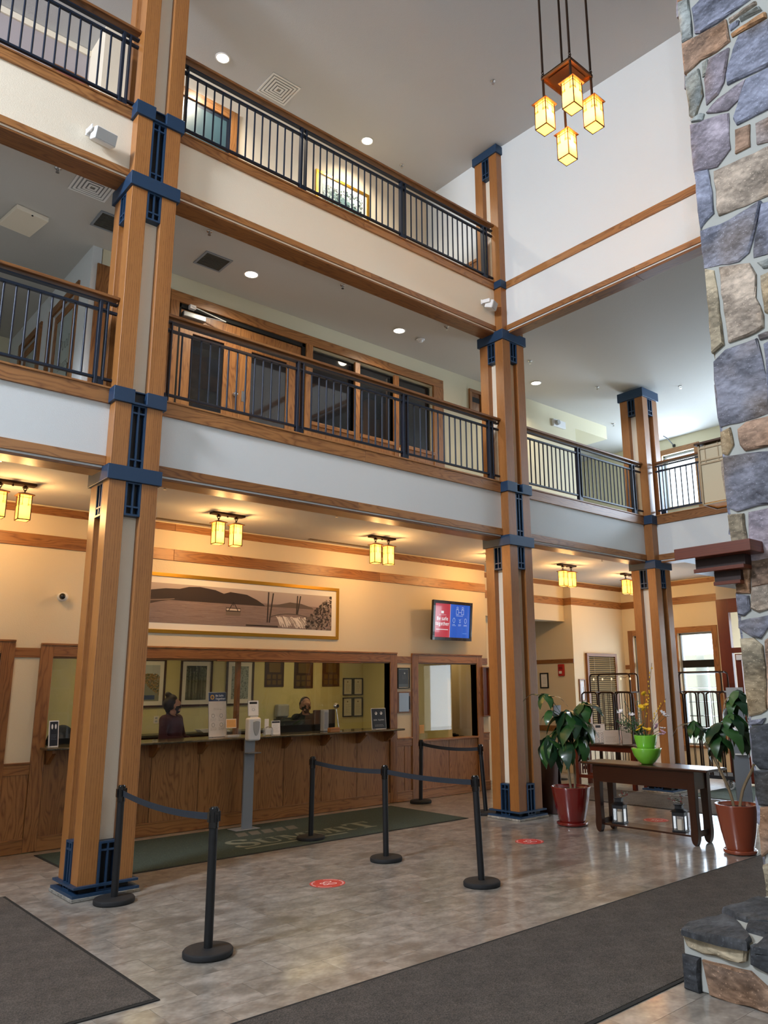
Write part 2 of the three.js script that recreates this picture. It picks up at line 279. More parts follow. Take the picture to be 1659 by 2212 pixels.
// picture-rail strips on the wall
for (const [a, b] of [[-.02, .27], [5.97, 6.3], [8.05, 8.2]]) struct('trim_2', bx(a, 2.245, ZR - .01, b, 2.36, ZR + .016, .003, 'x'), M.oak);
for (const [x0, x1] of [[-9, -1.2], [-1.2, 1.9], [1.9, 5.6], [5.6, 8.2]]) { struct('trim_2', bx(x0 + .001, 4.03, ZR - .01, x1 - .001, 4.13, ZR + .018, .004, 'x'), M.oak); struct('trim_2', bx(x0 + .001, 3.608, ZR - .01, x1 - .001, 3.767, ZR + .02, .004, 'x'), M.oak); }
// office behind the glass
walls('wall_office', [bx(-1.3, 0, -5.44, 7.35, 2.85, -5.3), bx(7.3, 0, -5.3, 7.4, 2.85, ZR - .14), bx(-1.4, 0, -5.44, -1.25, 2.85, ZR - .14), bx(7.4, 0, -4.66, 8.06, 2.85, -4.5)], M.yellow);
struct('ceiling_office', bx(-1.3, 2.8, -5.44, 8.06, 2.9, ZR - .14), M.ceil);
// ---- ground floor, beyond the second column
walls('wall_right', [bx(8.2, 0, -7.5, 11.6, Y1, -7.3), bx(9.2, 0, -7.3, 9.4, Y1, -3.6), bx(11.45, 0, -7.3, 13.5, Y1, -3.1)], M.warm);
struct('wall_right', bx(8.2, 3.25, -3.6, 11.45, Y1, -3.3), M.warm);
for (const [y0, y1, d] of [[3.608, 3.767, .02], [4.03, 4.13, .018]]) {
  struct('trim_2', bx(8.2, y0, -3.31, 11.43, y1, -3.3 + d, .004, 'x'), M.oak); struct('trim_2', bx(11.45 - d, y0, -3.3, 11.46, y1, -3.1 + d, .004, 'z'), M.oak);
  struct('trim_2', bx(11.45, y0, -3.11, XW, y1, -3.1 + d, .004, 'x'), M.oak); struct('trim_2', bx(XW - d, y0, -3.1 + d, XW + .01, y1, .02, .004, 'z'), M.oak);
}
struct('trim_2', bx(11.43, 2.33, -7, 11.46, 2.42, -3.1, .003, 'z'), M.oak); struct('trim_2', bx(XW - .018, 2.2, -3.08, XW + .01, 2.3, -2.86, .003, 'z'), M.oak);
struct('trim_2', bx(11.42, .86, -7, 11.46, .98, -3.1, .003, 'z'), M.oak);
// outer wall on the right with its real window openings (z ranges), and the windows' oak casings
function holed(x0, x1, y0, y1, z0, z1, holes) {          // wall in the z-y plane with rectangular openings sorted along z
  const out = []; let z = z0;
  for (const [a, b, c, d] of holes) { out.push(bx(x0, y0, z, x1, y1, a)); out.push(bx(x0, y0, a, x1, c, b)); out.push(bx(x0, d, a, x1, y1, b)); z = b; }
  out.push(bx(x0, y0, z, x1, y1, z1)); return out;
}
walls('wall_right', holed(XW, XW + .25, 0, 4.86, -3.3, 12.8, [[-2.83, -2.05, .55, 2.96], [-1.67, -.84, .55, 2.96], [.3, 4.8, .1, 3.2]]), M.warm);
walls('wall_right', holed(XW, XW + .25, 4.86, Y2 + .1, -7.5, 12.8, [[-1.69, -.86, 5.84, 7.12], [1.4, 3.2, 5.8, 7.12], [4.4, 6.4, 5.8, 7.12]]), M.buff);
function sideWindow(nm, z0, z1, y0, y1, rail) {
  const f = structG(nm), w = .13, x = XW;
  for (const [a, b] of [[z0 - w, z0], [z1, z1 + w]]) part('side_casing', bx(x - .026, y0 - w, a, x + .01, y1 + w, b, .004, 'y'), M.oak, f);
  part('head_casing', bx(x - .026, y1, z0, x + .01, y1 + w, z1, .004, 'z'), M.oak, f); part('sill', bx(x - .06, y0 - .05, z0 - w, x + .02, y0, z1 + w, .006, 'z'), M.oak, f);
  for (const [a, b, c, d] of [[z0, z0 + .04, y0, y1], [z1 - .04, z1, y0, y1], [z0, z1, y1 - .04, y1], [z0, z1, y0, y0 + .04]]) part('sash', bx(x + .06, c, a, x + .12, d, b, .004), M.greyPaint, f);
  if (rail) part('middle_rail', bx(x + .05, rail, z0 + .04, x + .13, rail + .16, z1 - .04, .006, 'z'), M.rubber, f);
  part('glass_pane', bx(x + .088, y0 + .04, z0 + .04, x + .092, y1 - .04, z1 - .04), M.glass, f); return f;
}
sideWindow('window_3', -1.67, -.84, .55, 2.96, 2.2); sideWindow('window_4', -2.83, -2.05, .55, 2.96, 2.2);
sideWindow('window_5', -1.69, -.86, 5.84, 7.12, 0);
// entrance vestibule: mahogany door wall
walls('wall_vestibule', [bx(12, 3.47, .06, XW, Y1, 6), bx(12.1, 0, .06, XW, 3.47, .16)], M.warm);
{
  const d = structG('door_2');
  part('stile', bx(11.96, 0.01, .06, 12.06, 3.47, .30, .004, 'y'), M.mahogany, d); part('head_rail', bx(11.96, 3.2, .30, 12.06, 3.47, 3.2, .004, 'z'), M.mahogany, d);
  part('middle_rail', bx(11.96, 2.42, .30, 12.06, 2.52, 3.2, .004, 'z'), M.mahogany, d); part('transom_glass', bx(12.0, 2.52, .30, 12.012, 3.2, 3.2), M.glass, d);
  part('stile', bx(11.96, .01, 1.55, 12.06, 2.42, 1.75, .004, 'y'), M.mahogany, d); { const lf = new THREE.Group(); lf.name = 'door_leaf'; d.add(lf); for (const [a, b, c, e] of [[.34, .46, .02, 2.4], [1.38, 1.5, .02, 2.4]]) part('stile', bx(11.99, c, a, 12.04, e, b, .004, 'y'), M.mahogany, lf); for (const [c, e] of [[.02, .28], [2.28, 2.4]]) part('door_rail', bx(11.99, c, .46, 12.04, e, 1.38, .004, 'z'), M.mahogany, lf); part('door_glass', bx(12.01, .28, .46, 12.018, 2.28, 1.38), M.glass, lf); } part('closer_box', bx(11.9, 2.28, .4, 11.99, 2.38, .75, .008), M.whitePlastic, d);
  part('pull_bar', bar([11.93, .9, .5], [11.93, 1.3, .5], .012), M.chrome, d);
}
// ---- second floor
const l2x0 = .23;
walls('wall_upper_back', [bx(.36, 7.1, ZB - .14, 10.35, Y2, ZB), bx(.36, 4.88, ZB - .14, 1.4, 7.1, ZB), bx(6.24, 4.88, ZB - .14, 10.35, 7.1, ZB), bx(3.52, 4.88, ZB - .14, 6.24, 5.8, ZB - .02)], M.buff);
walls('wall_upper_back', [bx(10.35, 7.2, -2.6, 11.5, Y2, ZB), bx(10.3, 4.88, -7.3, 10.4, Y2, ZB - .14)], M.buff);
struct('wall_upper_back', bx(10.4, 4.88, -7.5, XW, Y2, -7.3), M.buff);
walls('wall_upper_left', [bx(l2x0, 4.88, -2.42, l2x0 + .12, Y2, ZB), bx(l2x0, 7.05, -5.6, l2x0 + .12, Y2, -2.42), bx(l2x0, 4.88, -5.6, l2x0 + .12, 7.05, -4.9), bx(l2x0, 4.88, -4.0, l2x0 + .12, 7.05, -3.4), bx(l2x0 + .3, 4.88, -5.6, l2x0 + .36, Y2, -2.05)], M.white);
walls('wall_upper_left', [bx(-9, 4.88, -5.84, l2x0 + .36, Y2, -5.6), bx(-1.6, 4.88, -5.7, -1.45, Y2, -4.4)], M.buff);
for (const [a, b, n] of [[-3.4, -2.42, 'a'], [-4.9, -4.0, 'b']]) {
  const f = structG('door_3');
  part('side_casing', bx(l2x0 - .026, 4.92, a - .12, l2x0 + .01, 7.05, a, .004, 'y'), M.oak, f); part('side_casing', bx(l2x0 - .026, 4.92, b, l2x0 + .01, 7.05, b + .12, .004, 'y'), M.oak, f); part('head_casing', bx(l2x0 - .026, 7.05, a - .12, l2x0 + .01, 7.17, b + .12, .004, 'z'), M.oak, f);
  part('stile', bx(l2x0 + .03, 4.93, a, l2x0 + .07, 7.04, a + .11, .003, 'y'), M.oak, f); part('stile', bx(l2x0 + .03, 4.93, b - .11, l2x0 + .07, 7.04, b, .003, 'y'), M.oak, f); part('door_rail', bx(l2x0 + .03, 4.93, a + .11, l2x0 + .07, 5.15, b - .11, .003, 'z'), M.oak, f); part('door_rail', bx(l2x0 + .03, 6.92, a + .11, l2x0 + .07, 7.04, b - .11, .003, 'z'), M.oak, f);
  const t = canvasTex(256, 512, (x, w, h) => { x.fillStyle = '#aebdbb'; x.fillRect(0, 0, w, h); x.fillStyle = '#3b4646'; x.font = 'italic 64px serif'; x.textAlign = 'center'; x.fillText('Pool', w / 2, 150); x.font = 'italic 44px serif'; x.fillText('Hours', w / 2, 230); });
  const g = new THREE.BoxGeometry(b - a - .22, 1.77, .008); g.rotateY(-Math.PI / 2); g.translate(l2x0 + .045, 6.035, (a + b) / 2); part('frosted_glass', g, mat({ map: t, roughness: .3, clearcoat: .5 }), f);
  part('handle', bar([l2x0 - .01, 5.85, b - .06], [l2x0 - .01, 6.05, b - .06], .012), M.blackGloss, f);
}
struct('trim_3', bx(.3, 4.92, ZB - .01, 1.3, 7.27, ZB + .02, .004, 'y'), M.oak);                         // oak panel left of the double door
// oak double door with dark glass and side lights on the second floor
{
  const d = structG('door_4'), z = ZB;
  part('head_casing', bx(1.3, 7.1, z - .02, 6.45, 7.25, z + .03, .004, 'x'), M.oak, d); part('side_casing', bx(1.3, 4.92, z - .02, 1.43, 7.1, z + .03, .004, 'y'), M.oak, d); part('side_casing', bx(3.52, 4.92, z - .02, 3.64, 7.1, z + .03, .004, 'y'), M.oak, d);
  part('metal_frame', [bx(1.43, 7.04, z - .08, 3.52, 7.1, z, .003, 'x'), bx(1.43, 4.92, z - .08, 1.47, 7.1, z, .003, 'y'), bx(3.46, 4.92, z - .08, 3.52, 7.1, z, .003, 'y')], M.rubber, d);
  for (const [a, b] of [[1.48, 2.404], [2.41, 3.455]]) {
    const w = b - a, leaf = new THREE.Group(); leaf.name = 'door_leaf'; d.add(leaf);
    part('stile', bx(a, 4.94, z - .07, a + .19, 7.03, z - .025, .003, 'y'), M.oak, leaf); part('stile', bx(b - .25, 4.94, z - .07, b, 7.03, z - .025, .003, 'y'), M.oak, leaf);
    part('door_rail', bx(a + .19, 6.71, z - .07, b - .25, 7.03, z - .025, .003, 'y'), M.oak, leaf); part('door_rail', bx(a + .19, 4.94, z - .07, b - .25, 5.2, z - .025, .003, 'x'), M.oak, leaf);
    part('dark_glass', bx(a + .19, 5.2, z - .052, b - .25, 6.71, z - .044), M.glassDark, leaf);
  }
  part('knob', [cyl(.03, .03, 0, .02, 0, 0, 20).rotateX(Math.PI / 2).translate(2.34, 5.97, z - .02), new THREE.SphereGeometry(.032, 16, 12).translate(2.34, 5.97, z + .03)], M.chrome, d);
  part('strike_plate', bx(2.46, 5.9, z - .03, 2.5, 6.06, z - .02, .002), M.steel, d);
  const c = new THREE.Group(); c.name = 'door_closer'; d.add(c); part('closer_body', bx(1.48, 6.9, z - .02, 1.82, 6.98, z + .06, .012), M.steel, c); part('closer_arm', [bar([1.78, 6.99, z + .02], [2.1, 6.98, z + .1], .008), bar([1.6, 7.07, z + .06], [2.1, 6.98, z + .1], .008), bx(1.57, 7.04, z - .01, 1.66, 7.1, z + .06, .006)], M.whitePlastic, c);
}
[[3.64, 4.47], [4.57, 5.305], [5.465, 6.215]].forEach(([a, b], i) => {
  const f = structG('window_' + (7 + i)), z = ZB;
  part('side_casing', bx(b, 5.0, z - .02, b + (i === 2 ? .24 : .1), i === 2 ? 7.1 : 7.06, z + .028, .004, 'y'), M.oak, f); part('dark_glass', bx(a, 5.85, z - .1, b, 7.07, z - .092), M.glassDark, f);
  part('sill', bx(a, 5.79, z - .1, b, 5.85, z + .045, .005, 'x'), M.oak, f); part('panel', bx(a, 4.95, z - .02, b, 5.79, z + .012, .003, 'y'), M.oak, f);
});
struct('wall_wainscot', bx(6.46, 4.92, ZB - .02, 10.33, 5.5, ZB + .015, .003, 'x'), M.oak); struct('trim_3', bx(6.46, 5.5, ZB - .02, 10.33, 5.55, ZB + .035, .005, 'x'), M.oak);
struct('trim_3', bx(10.6, 4.92, -7.28, 11.2, 7.0, -7.24, .005, 'y'), M.oak);
// ---- third floor
walls('wall_top_back', [bx(.14, 8.24, ZB - .14, XR, Y3, ZB), bx(.14, 8.24, -2.5, .28, Y3, ZB - .14)], M.cream);
struct('wall_top_left', bx(-9, 8.24, -2.64, .14, Y3, -2.5), plaster(0xa89e9e)); struct('trim_4', bx(-9, 10.74, -2.5, .139, 10.835, -2.47, .004, 'x'), M.cream); { const c = thing('maroon_door', 'maroon painted door at the end of the third-floor passage, upper left', 'door', [-.02, 8.3, -2.44]); part('leaf', bx(-.3, 0, -.03, .1, 1.95, .02, .006), M.greyRed, c); part('knob', new THREE.SphereGeometry(.03, 12, 8).translate(.05, .95, .05), M.steel, c); part('casing', [bx(.1, 0, -.04, .13, 2.0, .03), bx(-.33, 0, -.04, -.3, 2.0, .03), bx(-.3, 1.95, -.04, .1, 2.0, .03)], M.oakDark, c); }
{
  const d = structG('door_5'), z = ZB;
  part('head_casing', bx(1.1, 10.37, z - .02, 2.06, 10.52, z + .03, .004, 'x'), M.oak, d); part('side_casing', bx(2.06, 8.3, z - .02, 2.2, 10.52, z + .03, .004, 'y'), M.oak, d); part('side_casing', bx(.96, 8.3, z - .02, 1.1, 10.52, z + .03, .004, 'y'), M.oak, d);
  part('metal_frame', [bx(1.1, 10.3, z - .06, 2.06, 10.37, z + .006, .003, 'x'), bx(2.0, 8.3, z - .06, 2.06, 10.3, z + .006, .003, 'y'), bx(1.1, 8.3, z - .06, 1.15, 10.3, z + .006, .003, 'y')], M.rail, d);
  part('glass_pane', bx(1.15, 8.3, z + .001, 2.0, 10.3, z + .008), M.glassBlue, d);
}
// ---- outer shell of the atrium with its daylight openings
walls('wall_left', holed(-9.0, -8.75, 0, 11.2, -7.5, 13.2, [[1.55, 3.25, 9.1, 10.6], [5.4, 8.6, 3.2, 7.6]]), M.white);
{ const o = [], a = -.5, b = 2.5, y0 = 5.2, y1 = 7.6; o.push(bx(-9, 0, 12.8, 13.6, y0, 13.05), bx(-9, y1, 12.8, 13.6, 11.2, 13.05), bx(-9, y0, 12.8, a, y1, 13.05), bx(b, y0, 12.8, 13.6, y1, 13.05)); walls('wall_front', o, M.white); }
{ const f = structG('window_10'); for (let i = 0; i <= 3; i++) part('mullion', bx(-8.9, 3.2, 5.4 + i * 1.0667 - .03, -8.8, 7.6, 5.4 + i * 1.0667 + .03, 0, 'y'), M.oakDark, f); for (const y of [3.23, 5.6, 7.57]) part('transom', bx(-8.9, y - .03, 5.4, -8.8, y + .03, 8.6, 0, 'z'), M.oakDark, f); }
walls('wall_far', [bx(-9, 0, -7.7, 13.6, 11.2, -7.5), bx(XW + .02, Y2, -7.5, XW + .25, 11.2, 13)], M.white);
// outside the right-hand windows: snowy forecourt and the stone piers of the entrance canopy
struct('ground', bx(XW + .3, -.2, -14, 40, -.05, 16), mat({ color: 0xdfe3e6, roughness: .9 }));
for (const z of [-3.6, -2.55]) { const c = thing('stone_pier', z < -3 ? 'stone clad canopy pier outside, behind the tall narrow window strip' : 'stone clad canopy pier seen outside through the luggage-side window', 'pier', [17.2, -.05, z], 0, 'canopy piers outside the entrance'); for (let r = 0; r < 7; r++) for (let k = 0; k < 2; k++) part('stone', bx(-.3, r * .36, -.36 + k * .36 + .005, .3, r * .36 + .345, -.005 + k * .36, .03), M.mortar, c); part('cap_stone', bx(-.36, 2.52, -.42, .36, 2.66, .42, .02), M.mortar, c); part('post', bx(-.15, 2.66, -.15, .15, 4.6, .15, .01, 'y'), M.cream, c); }

// ================================================================ COLUMNS, RAILINGS
const PW = .172, GAP = .163, CW = PW * 2 + GAP;
function grille(w, h, d, foot, bottomCell) {             // steel lattice box: front on z = 0, x from 0..w, y from 0..h
  const t = .02, g = [bx(0, 0, -d, t, h, 0), bx(w - t, 0, -d, w, h, 0), bx(t, h - t, -d, w - t, h, 0), bx(w / 2 - .009, t, -.03, w / 2 + .009, h - t, -.004)];
  if (foot) g.push(bx(t, 0, -d, w - t, t, 0));
  const yc = bottomCell ? .085 : h - .085; g.push(bx(t, yc, -.03, w - t, yc + .017, -.002)); return g;
}
function onSides(name, make, X, Z, parent, m, sides, back) {
  for (const s of sides) {
    const gs = make(), a = [0, -Math.PI / 2, Math.PI, Math.PI / 2][s];
    // sides: 0 front (+z), 1 left (-x), 2 back, 3 right (+x); gap starts PW from the corner
    for (const g of gs) { g.translate(-GAP / 2, 0, CW / 2); g.rotateY(a); g.translate(CW / 2, 0, -CW / 2); }
    part(name, gs, m, parent);
  }
}
function column(label, X, Z, top, collars, grilles) {
  const c = thing('column', label, 'column', [X, 0, Z]);
  for (const [ox, oz] of [[0, 0], [CW - PW, 0], [0, -CW + PW], [CW - PW, -CW + PW]]) part('post', bx(ox, .115, oz - PW, ox + PW, top, oz, .005, 'y'), M.oakPost, c);
  part('infill_panel', [bx(PW - .01, .12, -CW + .09, PW + GAP + .01, top, -.09), bx(.09, .12, -CW + PW - .01, CW - .09, top, -PW + .01)], M.cream, c);
  const e = .03;
  for (const [y0, y1, kind] of collars) {
    if (kind === 'full') part('collar', [bx(-e, y0, -CW - e, CW + e, y1, e, .006)], M.blue, c);
    else if (kind === 'pair') part('collar', [bx(-e, y0, -PW - e, PW + e * .6, y1, e, .006), bx(CW - PW - e * .6, y0, -PW - e, CW + e, y1, e, .006), bx(PW, y0, -PW, CW - PW, y0 + .02, e), bx(PW, y1 - .012, -PW, CW - PW, y1, -.02)], M.blue, c), part('collar_recess', bx(PW + .002, y0 + .02, -.1, CW - PW - .002, y1 - .012, -.05), M.black, c);
    else part('collar', [bx(-e, y0, -PW - e, PW + e * .4, y1, e, .006)], M.blue, c);
  }
  for (const [y0, y1, sides, foot] of grilles) {
    onSides('grille', () => grille(GAP, y1 - y0, .12, foot, true).map((g) => g.translate(0, y0, 0)), X, Z, c, M.blue, sides);
    onSides('grille_back', () => [bx(.02, y0 + .004, -.1, GAP - .02, y1 - .004, -.07)], X, Z, c, M.black, sides);
    if (!foot && y1 - y0 > .4 && sides.length === 1) onSides('grille_rail', () => [bx(.02, y1 - .1, -.03, GAP - .02, y1 - .083, -.002)], X, Z, c, M.blue, sides);
  }
  // foot: granite plinth, steel shoe with open lattice
  part('plinth', bx(-.06, 0.001, -CW - .06, CW + .06, .03, .06, .006, 'x'), M.plinth, c);
  const q = .04, ring = (y0, y1, o) => [bx(-o, y0, -.02, CW + o, y1, o), bx(-o, y0, -CW - o, CW + o, y1, -CW + .02), bx(-o, y0, -CW + .02, .02, y1, -.02), bx(CW - .02, y0, -CW + .02, CW + o, y1, -.02)];
  part('shoe', [...ring(.03, .055, q + .01), ...ring(.1, .12, q)], M.blue, c);
  part('shoe_core', bx(.03, .05, -CW + .03, CW - .03, .118, -.03), M.black, c);
  onSides('foot_grille', () => { const g = grille(GAP, .43, .11, true, false).map((k) => k.translate(0, .05, .012)); return g; }, X, Z, c, M.blue, [0, 1, 2, 3]);
  onSides('foot_grille_back', () => [bx(.018, .06, -.09, GAP - .018, .46, -.06)], X, Z, c, M.black, [0, 1, 2, 3]);
  return c;
}
column('tall oak column cluster with blue steel collars at the left, nearest the viewer', 0, 0, 10.9, [[3.921, 4.077, 'full'], [4.754, 4.912, 'pair'], [7.264, 7.429, 'full'], [8.166, 8.338, 'pair'], [10.67, 10.84, 'full']],
  [[3.572, 3.925, [0, 1, 2, 3], true], [4.07, 4.76, [0], false], [6.93, 7.268, [0, 1, 2, 3], true], [7.42, 8.17, [0], false]]);
column('tall oak column cluster where the gallery meets the right-hand wall', 5.99, 0, 10.78, [[3.921, 4.077, 'full'], [4.754, 4.912, 'pair'], [7.264, 7.429, 'full'], [8.172, 8.294, 'one'], [10.669, 10.82, 'full']],
  [[3.572, 3.925, [0, 1, 2, 3], true], [4.07, 4.76, [0], false], [6.93, 7.268, [0, 1, 2, 3], true], [10.3, 10.67, [1], true]]);
column('two-storey oak column cluster beside the entrance windows, behind the green vase', 9.92, .02, 7.3, [[3.921, 4.077, 'full'], [4.754, 4.918, 'one'], [7.264, 7.44, 'full']], [[3.572, 3.925, [0, 1, 2, 3], true], [6.93, 7.268, [0, 1, 2, 3], true]]);

// railing along +x from (x0) to (x1) at z = 0 of its own axes; feet stand on y = 0 (top of the oak board)
function railing(label, len, newels, pos, turn, h = { b: .082, t: .87, r0: .975, r1: 1.03 }) {
  const r = thing('railing', label, 'railing', pos, turn, 'blue steel gallery railings with oak handrails');
  part('handrail', bx(0, h.r1 - .038, -.085, len, h.r1, .045, .01, 'x'), M.oakDark, r); part('rail_cap', bx(0, h.r0 - .03, -.05, len, h.r0 - .012, .005), M.rail, r);
  part('top_rail', bx(0, h.t - .03, -.042, len, h.t, -.004, .004), M.rail, r); part('bottom_rail', bx(0, h.b, -.042, len, h.b + .028, -.004, .004), M.rail, r);
  const bal = uvBox(new THREE.CylinderGeometry(.0115, .0115, h.t - h.b - .05, 8).translate(0, (h.t + h.b) / 2, -.023), 'y');
  const nw = [bx(-.05, .0, -.055, -.018, h.r0 - .012, .01, .004, 'y'), bx(.03, .0 + .07, -.055, .05, h.r0 - .012, .01, .004, 'y'), bx(-.018, .0, -.05, .05, .08, .004, .004), bx(-.018, h.t - .02, -.05, .03, h.t, .005)];
  const nwg = merge(nw);
  for (const x of newels) { const n = partG('newel_post', nwg, M.rail, r); n.position.x = x; }
  const stops = [0, ...newels, len];
  for (let i = 0; i + 1 < stops.length; i++) { const a = stops[i] + (i ? .06 : 0), b = stops[i + 1] - .06, n = Math.max(0, Math.round((b - a) / .113) - 1); for (let k = 1; k <= n; k++) { const m = partG('baluster', bal, M.rail, r); m.position.x = a + (b - a) * k / (n + 1); } }
  return r;
}
const h3 = { b: .075, t: .873, r0: .975, r1: 1.055 };
railing('second-floor railing between the two tall columns, above the reception desk', 5.49, [.07, 1.82, 3.56, 5.3], [.5, 4.92, ZF + .01], 0);
railing('second-floor railing at the far left, ending at the nearest column', 7.0, [.4, 2.4, 4.6, 6.86], [-7.0, 4.92, ZF + .01], 0);
railing('second-floor railing between the middle column and the entrance column', 3.41, [1.49, 3.14], [6.51, 4.92, ZF + .03], 0);
railing('second-floor railing in front of the bright upper window, at the right', 5.0, [.12, 2.6, 4.8], [XC + .01, 4.92, .06], -Math.PI / 2);
railing('third-floor railing between the two tall columns, top of the picture', 5.49, [.07, 1.78, 3.54, 5.3], [.5, 8.3, ZF + .01], 0, h3);
railing('third-floor railing in the upper left corner, ending at the nearest column', 7.0, [.4, 2.4, 4.6, 6.86], [-7.0, 8.3, ZF + .01], 0, h3);

// ================================================================ LAMPS
function pointLamp(x, y, z, color, power, r = 2) { const l = new THREE.PointLight(color, power, 0, 2); l.position.set(x, y, z); l.castShadow = true; l.shadow.radius = r; scene.add(l); return l; }
const LH = .33;                              // one art-glass lantern, top of its cap on y = 0, hanging down
function lanternParts(parent, x, y, z, lh = LH, LW = .128) {
  const g = new THREE.Group(); g.name = 'lantern'; g.position.set(x, y, z); parent.add(g);
  const w = LW / 2, c = w + .024, t = .009, b = -lh;
  const cap = new THREE.CylinderGeometry(.03, c * Math.SQRT2, .03, 4, 1); cap.rotateY(Math.PI / 4); cap.translate(0, -.022, 0);
  part('cap', [cap, bx(-c, -.045, -c, c, -.037, c)], M.copper, g);
  const box = [bx(-w + .004, b + .006, w - .008, w - .004, -.045, w - .004), bx(-w + .004, b + .006, -w + .004, w - .004, -.045, -w + .008), bx(-w + .004, b + .006, -w + .008, -w + .008, -.045, w - .008), bx(w - .008, b + .006, -w + .008, w - .004, -.045, w - .008), bx(-w + .004, b + .002, -w + .004, w - .004, b + .006, w - .004)];
  part('glass_shade', box, M.lampGlass, g);
  const f = []; for (const sx of [-1, 1]) for (const sz of [-1, 1]) f.push(bx(sx * w - t / 2, b, sz * w - t / 2, sx * w + t / 2, -.04, sz * w + t / 2));
  for (const s of [-1, 1]) { f.push(bx(-w, b, s * w - t / 2, w, b + .01, s * w + t / 2), bx(s * w - t / 2, b, -w, s * w + t / 2, b + .01, w)); }
  part('corner_frame', f, M.bronze, g);
  const k = []; for (const s of [-1, 1]) { for (const yy of [-.075, -.15, -.165]) { const half = yy < -.1; for (const q of half ? [-1, 1] : [0]) { const a = half ? (q < 0 ? -w : w * .35) : -w, e = half ? (q < 0 ? -w * .35 : w) : w; k.push(bx(a, yy, s * w - .002, e, yy + .004, s * w + .002), bx(s * w - .002, yy, a, s * w + .002, yy + .004, e)); } } for (const q of [-.5, .5]) { k.push(bx(q * w - .002, -.165, s * w - .002, q * w + .002, -.045, s * w + .002), bx(s * w - .002, -.165, q * w - .002, s * w + .002, -.045, q * w + .002)); } }
  part('leading', k, M.bronze, g);
  part('bulb', new THREE.CapsuleGeometry(.034, .1, 6, 14).translate(0, -.16, 0), M.glow, g);
  return g;
}
const WARM = 0xffc880;
function twinLight(x, label, z = -1.66) {
  const t = thing('ceiling_lantern', label, 'ceiling light', [x, Y1, z], 0, 'twin lantern lights under the lower gallery');
  part('ceiling_plate', bx(-.24, -.03, -.06, .24, -.001, .06, .008), M.bronze, t);
  for (const s of [-1, 1]) { part('hook', [cyl(.035, .012, -.055, -.03, s * .13, 0, 12), new THREE.TorusGeometry(.016, .005, 6, 14).translate(s * .13, -.07, 0), new THREE.TorusGeometry(.014, .005, 6, 14).rotateY(Math.PI / 2).translate(s * .13, -.09, 0)], M.bronze, t); lanternParts(t, s * .13, -.1, 0); pointLamp(x + s * .13, Y1 - .27, z, WARM, 1.7); }
  part('finial', cyl(.012, .004, -.05, -.03, 0, 0, 10), M.bronze, t);
  return t;
}
[[-.47, 'twin lantern light at the left edge, above the security camera'], [2.19, 'twin lantern light above the left end of the panorama picture'], [4.86, 'twin lantern light above the right end of the panorama picture'], [7.5, 'twin lantern light mostly hidden behind the middle column'], [9.5, 'twin lantern light between the middle and entrance columns'], [11.62, 'twin lantern light beside the entrance column head']].forEach(([x, l]) => twinLight(x, l));
// chandelier of four lanterns on long rods
{
  const X = 3.41, Z = 3.375, c = thing('chandelier', 'four-lantern copper chandelier hanging on long dark rods', 'chandelier', [X, 8.4, Z]), s = .185;
  part('canopy', [bx(-.2, -.012, -.2, .2, .0, .2), bx(-.2, -.04, .188, .2, 0, .2), bx(-.2, -.04, -.2, .2, 0, -.188), bx(-.2, -.04, -.188, -.188, 0, .188), bx(.188, -.04, -.188, .2, 0, .188), bx(-.14, -.022, -.14, .14, -.01, .14)], M.copper, c);
  const drops = [[-1, 1, .28], [-1, -1, .31], [1, 1, .31], [1, -1, .5]];
  for (const [a, b, d] of drops) {
    const x = a * s, z = b * s; part('rod', cyl(.013, .013, .07, 2.6, x, z, 12), M.bronze, c); part('link', [new THREE.TorusGeometry(.018, .005, 6, 14).translate(x, .05, z), new THREE.TorusGeometry(.016, .005, 6, 14).rotateY(Math.PI / 2).translate(x, .025, z)], M.bronze, c);
    part('drop_rod', cyl(.014, .014, -d, .01, x, z, 12), M.bronze, c); part('corner_knob', new THREE.SphereGeometry(.02, 12, 8).translate(x, -.02, z), M.bronze, c);
    lanternParts(c, x, -d, z, .36, .15); pointLamp(X + x, 8.4 - d - .18, Z + z, WARM, 1.5);
  }
  part('ceiling_plate', bx(-.25, 2.27, -.25, .25, 2.3, .25, .01), M.bronze, c);
}
// recessed downlights
function downlight(x, y, z, label, power, col = 0xfff0d6) {
  const t = thing('downlight', label, 'downlight', [x, y, z], 0, 'recessed round ceiling downlights');
  part('trim_ring', lathe([[.088, -.001], [.108, -.001], [.106, -.008], [.09, -.012], [.086, -.004]], 28), M.whitePlastic, t); part('lens', cyl(.088, .088, -.006, -.002, 0, 0, 28), M.glow, t);
  const l = new THREE.SpotLight(col, power, 0, 1.25, .7, 2); l.position.set(x, y - .02, z); l.target.position.set(x, 0, z); l.castShadow = true; l.shadow.radius = 4; scene.add(l); scene.add(l.target);
}
downlight(2.15, Y2, -1.21, 'second-floor downlight above the oak double door', 13); downlight(4.86, Y2, -1.22, 'second-floor downlight above the dark side windows', 13); downlight(8.3, Y2, -1.24, 'second-floor downlight right of the middle column', 13);
downlight(1.62, Y3, -1.35, 'third-floor downlight near the left column, beside the vent', 16); downlight(4.3, Y3, -1.37, 'third-floor downlight above the landscape painting', 16);
